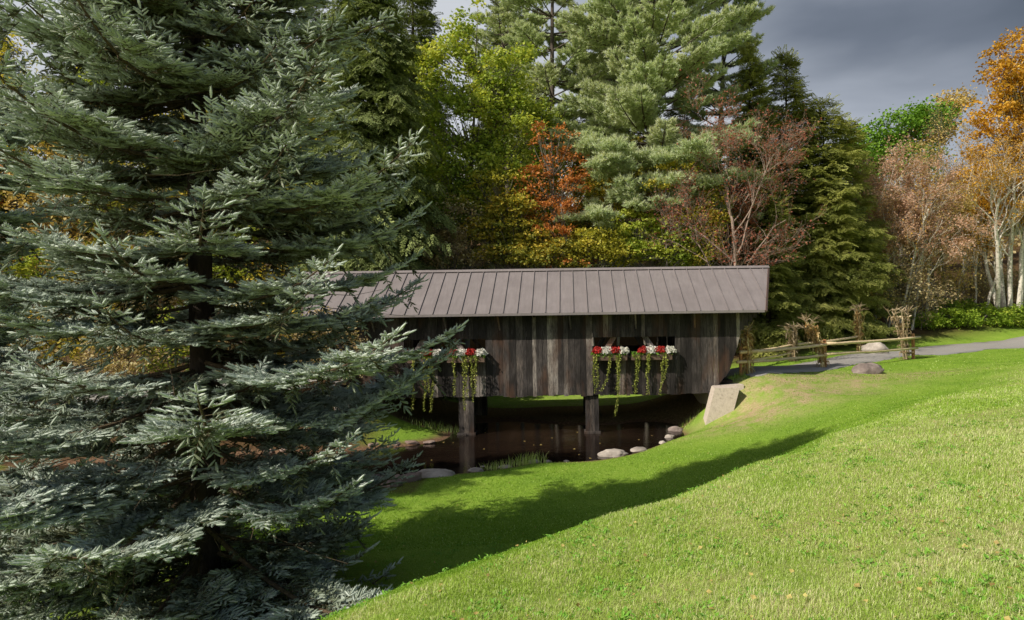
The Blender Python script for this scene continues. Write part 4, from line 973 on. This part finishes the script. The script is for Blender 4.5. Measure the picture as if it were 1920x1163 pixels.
for q, bx in enumerate([-150,-60,60,170,280,390,500,600,690]):
    leafy('understory_shrub', bx, 30+(q%3), None, [(bx,560,70,45),(bx+30,500,60,50)], ['olive','brush','ygreen'][q%3], ['olive','brown','green'][q%3]+' understory bush behind the spruces, '+['far left','left of the second spruce','under the orange tree','left of the trunk','behind the trunk','just right of the trunk','below the yellow tree','near the low orange tree','by the left end of the bridge'][q], 'bush', seed=140+q, n_clump=70, n_leaf=45, size=.16, clump_r=.45, tr=.04)

for q, (bx, Yb) in enumerate([(600,21.6),(520,22.2),(430,21.4),(330,22.3),(230,21.5),(120,22.2),(10,21.6),(-110,22)]):
    leafy('understory_shrub', bx, Yb, None, [(bx,620,75,45),(bx+20,670,85,40)], ['brush','olive','brush','ygreen'][q%4], ['tan brown','olive','twiggy brown','green'][q%4]+' bush on the left creek bank, '+['nearest the bridge','second from the bridge','right of the spruce trunk','behind the spruce trunk','left of the spruce trunk','well left of the trunk','near the left picture edge','outside the left edge'][q], 'bush', seed=170+q, n_clump=60, n_leaf=45, size=.1, clump_r=.32, tr=.04)
for q, (bx, Yb, tp, ln) in enumerate([(1640,43,330,.02),(1664,42,300,-.02),(1682,41.5,250,.01),(1700,42,260,.03),(1738,43,270,-.10),(1756,44,300,-.05),(1790,45,330,.04),(1826,46,320,-.03),(1846,44.5,300,.05),(1895,44.2,200,.0),(1912,44,180,.02)]):
    bare('birch_tree', bx, Yb, tp+70, .25, 'tan' if q%2 else 'gold', 'slim pale birch trunk '+['left end of the row','second of the row, slightly bent','straightest one under the pink crown','right of the pink crown stem','leaning left across the gap','short one beside the leaning trunk','thin one left of the gap to the hill','crooked one under the tan crown','just left of the white birch pair','thick one under the orange maple','at the right picture edge'][q], 200+q, lean=(ln,0), leaf_n=.6, size=.11, bark='birch', tr=[.08,.07,.09,.07,.10,.07,.07,.08,.11,.15,.16][q], first=.45, levels=3, kids=4, wide=.5, upw=.8)

wr = np.random.default_rng(12); n = 2600; WX = wr.uniform(-70, 120, n); WY = wr.uniform(62, 125, n); wc = np.column_stack([WX, WY, terr(WX, WY)+wr.uniform(.3,1,n)**1.5*wr.uniform(3,11,n)])
db = MB(); leaf_cloud(db, wc, wr.uniform(1.0,2.2,n), 34, .42, wr, .8); tag(db.build('distant_wood', M['brush']), 'brown and tan autumn wood covering the far hillside', 'distant wood', kind='stuff')

leafy('understory_tree', 935, 31.4, 310, [(930,335,45,22),(900,370,50,25),(955,380,50,25),(920,430,60,20)], 'yellow', 'dull golden yellow understory tree low in front of the yellow-green maple', seed=54, n_clump=55, n_leaf=36, size=.13, clump_r=.36, flat=.35, tr=.06)
leafy('understory_tree', 1255, 31.2, 330, [(1270,318,40,16),(1230,350,40,14),(1290,405,40,16),(1150,455,45,14)], 'yellow', 'pale yellow sapling threading between the pine pads', seed=55, n_clump=60, n_leaf=34, size=.12, clump_r=.3, flat=.3, tr=.05)
leafy('understory_tree', 1085, 30.9, 345, [(1075,348,34,12),(1050,385,40,16),(1030,430,45,14),(1060,495,60,10)], 'orange', 'scattered orange-red sapling low beside the pine', seed=56, n_clump=46, n_leaf=30, size=.12, clump_r=.28, flat=.3, tr=.045)

# white house glimpsed through the trunks
hx, hy = xat(1786,115), 115; hz = tz(hx,hy)
he = empty('white_house', (hx,hy,hz)); he.scale = (.55,.55,.55); tag(he, 'small white house glimpsed far off between the trunks', 'house')
t = NT('white clapboard'); t.pbr((.7,.7,.68), .8); M['wht'] = t.m
b = MB(); b.box((0,0,3.2),(3.6,2.6,3.4)); b.add([(-3.6,-2.6,6.6),(3.6,-2.6,6.6),(0,-2.6,9),(-3.6,2.6,6.6),(3.6,2.6,6.6),(0,2.6,9)],T=[(0,1,2),(5,4,3)],Q=[(0,3,4,1)]); b.build('wall', M['wht'], he)
b = MB(); b.add([(-4,-3,6.4),(0,-3,9.1),(0,3,9.1),(-4,3,6.4),(4,-3,6.4),(4,3,6.4)],Q=[(0,1,2,3),(1,4,5,2)]); b.build('roof', M['roof'], he)
for wx_ in (-2,0,2):
    b = MB(); b.box((wx_,-2.63,4.6),(.4,.03,.7)); b.build('window', M['bark_dark'], he)

# ------------------------------------------------------------------ grass
M['grass'] = leaf_mat('grass blades', [(0,(.05,.15,.010)),(.22,(.18,.34,.02)),(.38,(.31,.48,.05)),(.52,(.46,.62,.14)),(.68,(.60,.74,.27)),(.84,(.76,.74,.44)),(1,(.80,.66,.46))], .35, .3)
clump_scale['x']=1
rg = np.random.default_rng(99)
def sample(n, y0, y1, pw, xl, xr):
    u = rg.random(n); a, b_ = y0**(1-pw), y1**(1-pw); Y_ = (a+u*(b_-a))**(1/(1-pw)); X_ = rg.uniform(0,1,n)*(xr-xl)*Y_+xl*Y_ + rg.normal(size=n)*.3
    return X_, Y_
def okgrass(X_, Y_):
    Z_ = terr(X_, Y_); d, f_, m_ = zones(X_, Y_, Z_)
    ok = (Z_ > WZ+.04)&(rg.random(len(X_)) > f_*.97)&(rg.random(len(X_)) > m_)&(roadd(X_, Y_) > np.interp(X_, [6,9,17], [1.7,1.42,1.22]))
    ok &= ~((X_<5.7)&(X_>-8)&(Y_>21.9)&(Y_<27)) 
    ok &= rg.random(len(X_)) > d*.55*(np.sin(X_*2.1)*np.cos(Y_*1.7)*.5+.7)
    return Z_, ok
def patch(X_, Y_):
    return .5+.25*np.sin(X_*1.3+Y_*.8)*np.sin(Y_*1.1-X_*.5)+.25*np.sin(X_*3.7-Y_*2.3)*np.sin(Y_*3.1+X_*1.9)
gb = MB()
for (n, y0, y1, pw, hgt, wd) in ((380000, 1.6, 7.5, .6, .036, .0032),(300000, 5, 13, .6, .040, .0052),(240000, 11, 24, 1.1, .05, .012),(80000, 22, 40, 1.2, .06, .02)):
    X_, Y_ = sample(n, y0, y1, pw, -.95, .82)
    if y0 < 2: X_ = np.where(X_ < 0, X_, X_)
    Z_, ok = okgrass(X_, Y_); X_, Y_, Z_ = X_[ok], Y_[ok], Z_[ok]; N = len(X_)
    pt = patch(X_, Y_); H_ = hgt*rg.uniform(.45,1.35,N)*(.65+.7*pt); az = rg.uniform(0,6.28,N)
    low = nearm(X_, Y_) < .5; H_ = np.where(low, H_*.6, H_)
    lean = rg.uniform(.1,.9,N); dx, dy = np.cos(az)*lean*H_, np.sin(az)*lean*H_
    sx, sy = -np.sin(az+rg.normal(size=N)*.8)*wd, np.cos(az)*wd
    P = np.column_stack([X_,Y_,Z_-.004]); s = np.column_stack([sx,sy,np.zeros(N)])*.5
    m = P+np.column_stack([dx*.35,dy*.35,H_*.6]); tip = P+np.column_stack([dx,dy,H_*(1-.3*lean)])
    V = np.stack([P-s,P+s,m+s*.8,m-s*.8,tip],1).reshape(-1,3); o = np.arange(N)[:,None]*5
    nm = nearm(X_, Y_); stp = np.clip(.5+.5*np.sin(X_*.9+1.3)*np.sin(Y_*.7+2)+.35*np.sin(X_*2.9+Y_*1.3)*np.sin(Y_*2.3-X_), 0, 1)*nm; br_ = np.exp(-((X_-5.2)/2.6)**2-((Y_-7.6)/2.2)**2)+np.exp(-((X_-1.0)/1.2)**2-((Y_-4.2)/.8)**2)*.6+np.exp(-((X_-3)/1)**2-((Y_-4.4)/.6)**2)*.7
    a = .14+.20*rg.random(N)+.22*(pt-.5)+nm*.20+np.where(rg.random(N) < .08+.30*stp+.35*br_, .40, 0)
    gb.add(V, T=o+np.array([[3,2,4]]), Q=o+np.array([[0,1,2,3]]), a=np.repeat(a,5))
tag(gb.build('lawn_grass', M['grass']), 'short mown grass covering the slopes', 'grass', kind='stuff')
# broad weed leaves in the lawn near the camera
X_, Y_ = sample(3600, 2.2, 12, .7, -.6, .8); Z_, ok = okgrass(X_, Y_); ok &= patch(X_*1.3+4, Y_)>rg.uniform(.3,.7,len(X_)); X_,Y_,Z_ = X_[ok],Y_[ok],Z_[ok]
n = 9; az = rg.uniform(0,6.28,(len(X_),n)).ravel(); d = np.column_stack([np.cos(az),np.sin(az),rg.uniform(.15,.9,len(az))])
P = np.repeat(np.column_stack([X_,Y_,Z_+.006]), n, 0)+rg.normal(size=(len(az),3))*np.array([.03,.03,.004])
wb = MB(); Mx = frames(d, np.array([0,0,1.]), rg, .3)*rg.uniform(.02,.05,len(az))[:,None,None]; Mx[:,:,0] *= .5
wb.rep(LEAFQ, Mx, P, rg.random(len(az))*.5+.15); M['weed'] = leaf_mat('weed leaves', [(0,(0.095,0.247,0.028)),(.5,(0.228,0.475,0.057)),(1,(0.418,0.646,0.114))], .3, .3)
tag(wb.build('lawn_weeds', M['weed']), 'broad-leaved weeds and clover among the grass', 'weeds', kind='stuff')
# fallen leaves
X_, Y_ = sample(700, 3, 32, 1.05, -.7, .8); Z_, ok = okgrass(X_, Y_); X_,Y_,Z_ = X_[ok],Y_[ok],Z_[ok]; N = len(X_)
d = rg.normal(size=(N,3)); d[:,2] *= .2; Mx = frames(d, np.array([0,0,1.]), rg, .4)*rg.uniform(.02,.045,N)[:,None,None]
fb = MB(); fb.rep(LEAFQ, Mx, np.column_stack([X_,Y_,Z_+.03]), rg.random(N))
tag(fb.build('fallen_leaves', M['tan']), 'scattered yellow and tan fallen leaves on the lawn', 'leaves', kind='stuff')
wn = 26; fx = rg.uniform(-6,3.6,wn); fy = rg.uniform(18.5,23.8,wn); keep = terr(fx,fy) < WZ-.08; fx, fy = fx[keep], fy[keep]
d = rg.normal(size=(len(fx),3)); d[:,2] = 0; ob = MB(); ob.rep(LEAFQ, frames(d, np.array([0,0,1.]))*rg.uniform(.05,.09,len(fx))[:,None,None], np.column_stack([fx,fy,np.full(len(fx),WZ+.004)]), rg.random(len(fx)))
tag(ob.build('floating_leaves', M['tan']), 'yellow leaves floating on the dark pond', 'leaves', kind='stuff')
# tall tufts on the pond edge, on the abutment and bank
def tuft(px, py, z, n, h, r, label, seed, dry=.3):
    rng = np.random.default_rng(seed); p = px2(px, py, z=z); zb = tz(p[0],p[1]); e = MB()
    for k in range(n):
        a = rng.uniform(0,6.28); b0 = np.array([rng.normal()*r, rng.normal()*r*.5, 0]); b0[2] = tz(p[0]+b0[0],p[1]+b0[1])-zb-.02
        L = h*rng.uniform(.4,1.1); u = np.linspace(0,1,5)[:,None]; out = np.array([math.cos(a),math.sin(a),0])*rng.uniform(.1,.6)
        P = b0+out*L*u**2+np.array([0,0,1])*L*u*(1-.2*u); s = np.array([-math.sin(a),math.cos(a),0])*.009*(1.1-u)
        e.add(np.vstack([P-s,P+s]), Q=[(i,i+1,6+i,5+i) for i in range(4)], a=rng.random()*.5+dry)
    o = e.build('grass_tuft', M['grass'], None, loc=(p[0],p[1],zb)); tag(o, label, 'grass tuft', 'wild grass tufts by the pond'); return o
tuft(985,866,-1.5,150,.42,.28,'tall wild grass tuft on the near pond edge left of the middle post',1,.4)
tuft(925,873,-1.5,110,.36,.22,'smaller wild grass tuft nearer the left post',2,.35)
tuft(1262,800,-1.5,200,.28,.5,'grassy patch at the right corner of the pond',3,.4)
tuft(1362,716,-.0,240,.28,.35,'green grass tuft growing on top of the abutment',4,.2)
tuft(830,800,-1.4,260,.35,.5,'sunny grass clump on the far bank left of the post',6,.4)

# ------------------------------------------------------------------ camera, light, sky
cam = bpy.data.cameras.new('camera'); co = bpy.data.objects.new('camera', cam); COL.objects.link(co); S.camera = co
co.location = (0,0,CZ); co.rotation_euler = (math.radians(90), ROLL, 0)
cam.sensor_width = 36; cam.lens = F/1920*36; cam.shift_x = (960-PX)/1920; cam.shift_y = -(581.5-HY)/1920
cam.clip_start = .05; cam.clip_end = 3000
AZ, EL = math.radians(54), math.radians(41)
to = Vector((-math.sin(AZ)*math.cos(EL), -math.cos(AZ)*math.cos(EL), math.sin(EL)))
sun = bpy.data.lights.new('sun', 'SUN'); sun.energy = 5.0; sun.angle = math.radians(.53); sun.color = (1,.92,.78)
so = bpy.data.objects.new('sun', sun); COL.objects.link(so); so.rotation_euler = to.to_track_quat('Z','Y').to_euler()
wd_ = bpy.data.worlds.new('World'); S.world = wd_; wd_.use_nodes = True; nt = wd_.node_tree; nt.nodes.clear()
def N(t, **k):
    n = nt.nodes.new(t)
    for a, v in k.items(): setattr(n, a, v)
    return n
sky = N('ShaderNodeTexSky', sky_type='NISHITA', sun_disc=False, sun_elevation=EL, sun_rotation=math.atan2(to.x,to.y)%(2*math.pi))
bg1 = N('ShaderNodeBackground'); bg1.inputs['Strength'].default_value = .11; wm = N('ShaderNodeMix', data_type='RGBA', blend_type='MULTIPLY'); wm.inputs[0].default_value = 1; wm.inputs[7].default_value = (1.12,1,.86,1); nt.links.new(sky.outputs[0], wm.inputs[6]); nt.links.new(wm.outputs[2], bg1.inputs[0])
tc = N('ShaderNodeTexCoord'); mp = N('ShaderNodeMapping'); mp.inputs['Scale'].default_value = (1.0,1.0,3.2); mp.inputs['Rotation'].default_value = (0,math.radians(-14),0)
nt.links.new(tc.outputs['Generated'], mp.inputs[0])
no = N('ShaderNodeTexNoise'); no.inputs['Scale'].default_value = 2.1; no.inputs['Detail'].default_value = 5; no.inputs['Roughness'].default_value = .45; no.inputs['Distortion'].default_value = .3
nt.links.new(mp.outputs[0], no.inputs['Vector'])
sx = N('ShaderNodeSeparateXYZ'); nt.links.new(tc.outputs['Generated'], sx.inputs[0])
def MA(op, a, b, clamp=False):
    n = N('ShaderNodeMath', operation=op, use_clamp=clamp)
    for i, v in enumerate((a,b)):
        if isinstance(v,(int,float)): n.inputs[i].default_value = v
        else: nt.links.new(v, n.inputs[i])
    return n.outputs[0]
# darker up and to the right, paler low and to the left
g_ = MA('SUBTRACT', MA('SUBTRACT', 2.02, MA('MULTIPLY', sx.outputs[0], 1.2)), MA('MULTIPLY', sx.outputs[2], 2.9))
f_ = MA('ADD', MA('MULTIPLY', g_, .75), MA('MULTIPLY', MA('SUBTRACT', no.outputs[0], .5), 1.0), True)
cr = N('ShaderNodeValToRGB'); nt.links.new(f_, cr.inputs[0]); e = cr.color_ramp.elements
e[0].position = .12; e[0].color = (.075,.10,.135,1); e[1].position = .85; e[1].color = (.60,.63,.68,1)
q = e.new(.36); q.color = (.165,.195,.25,1); q = e.new(.58); q.color = (.38,.42,.49,1)
bg2 = N('ShaderNodeBackground'); bg2.inputs['Strength'].default_value = 1.0; nt.links.new(cr.outputs[0], bg2.inputs[0])
mk = MA('MULTIPLY', MA('ADD', sx.outputs[1], .35), 2.2, True)
ms = N('ShaderNodeMixShader'); nt.links.new(mk, ms.inputs[0]); nt.links.new(bg1.outputs[0], ms.inputs[1]); nt.links.new(bg2.outputs[0], ms.inputs[2])
wo_ = N('ShaderNodeOutputWorld'); nt.links.new(ms.outputs[0], wo_.inputs[0])
S.view_settings.view_transform = 'Standard'; S.view_settings.look = 'None'; S.view_settings.exposure = 0; S.view_settings.gamma = 1
S.render.engine = 'CYCLES'; S.cycles.max_bounces = 5; S.cycles.diffuse_bounces = 2; S.cycles.glossy_bounces = 2; S.cycles.transmission_bounces = 3; S.cycles.transparent_max_bounces = 4
S.cycles.use_adaptive_sampling = True; S.cycles.adaptive_threshold = .02; S.cycles.caustics_reflective = False; S.cycles.caustics_refractive = False
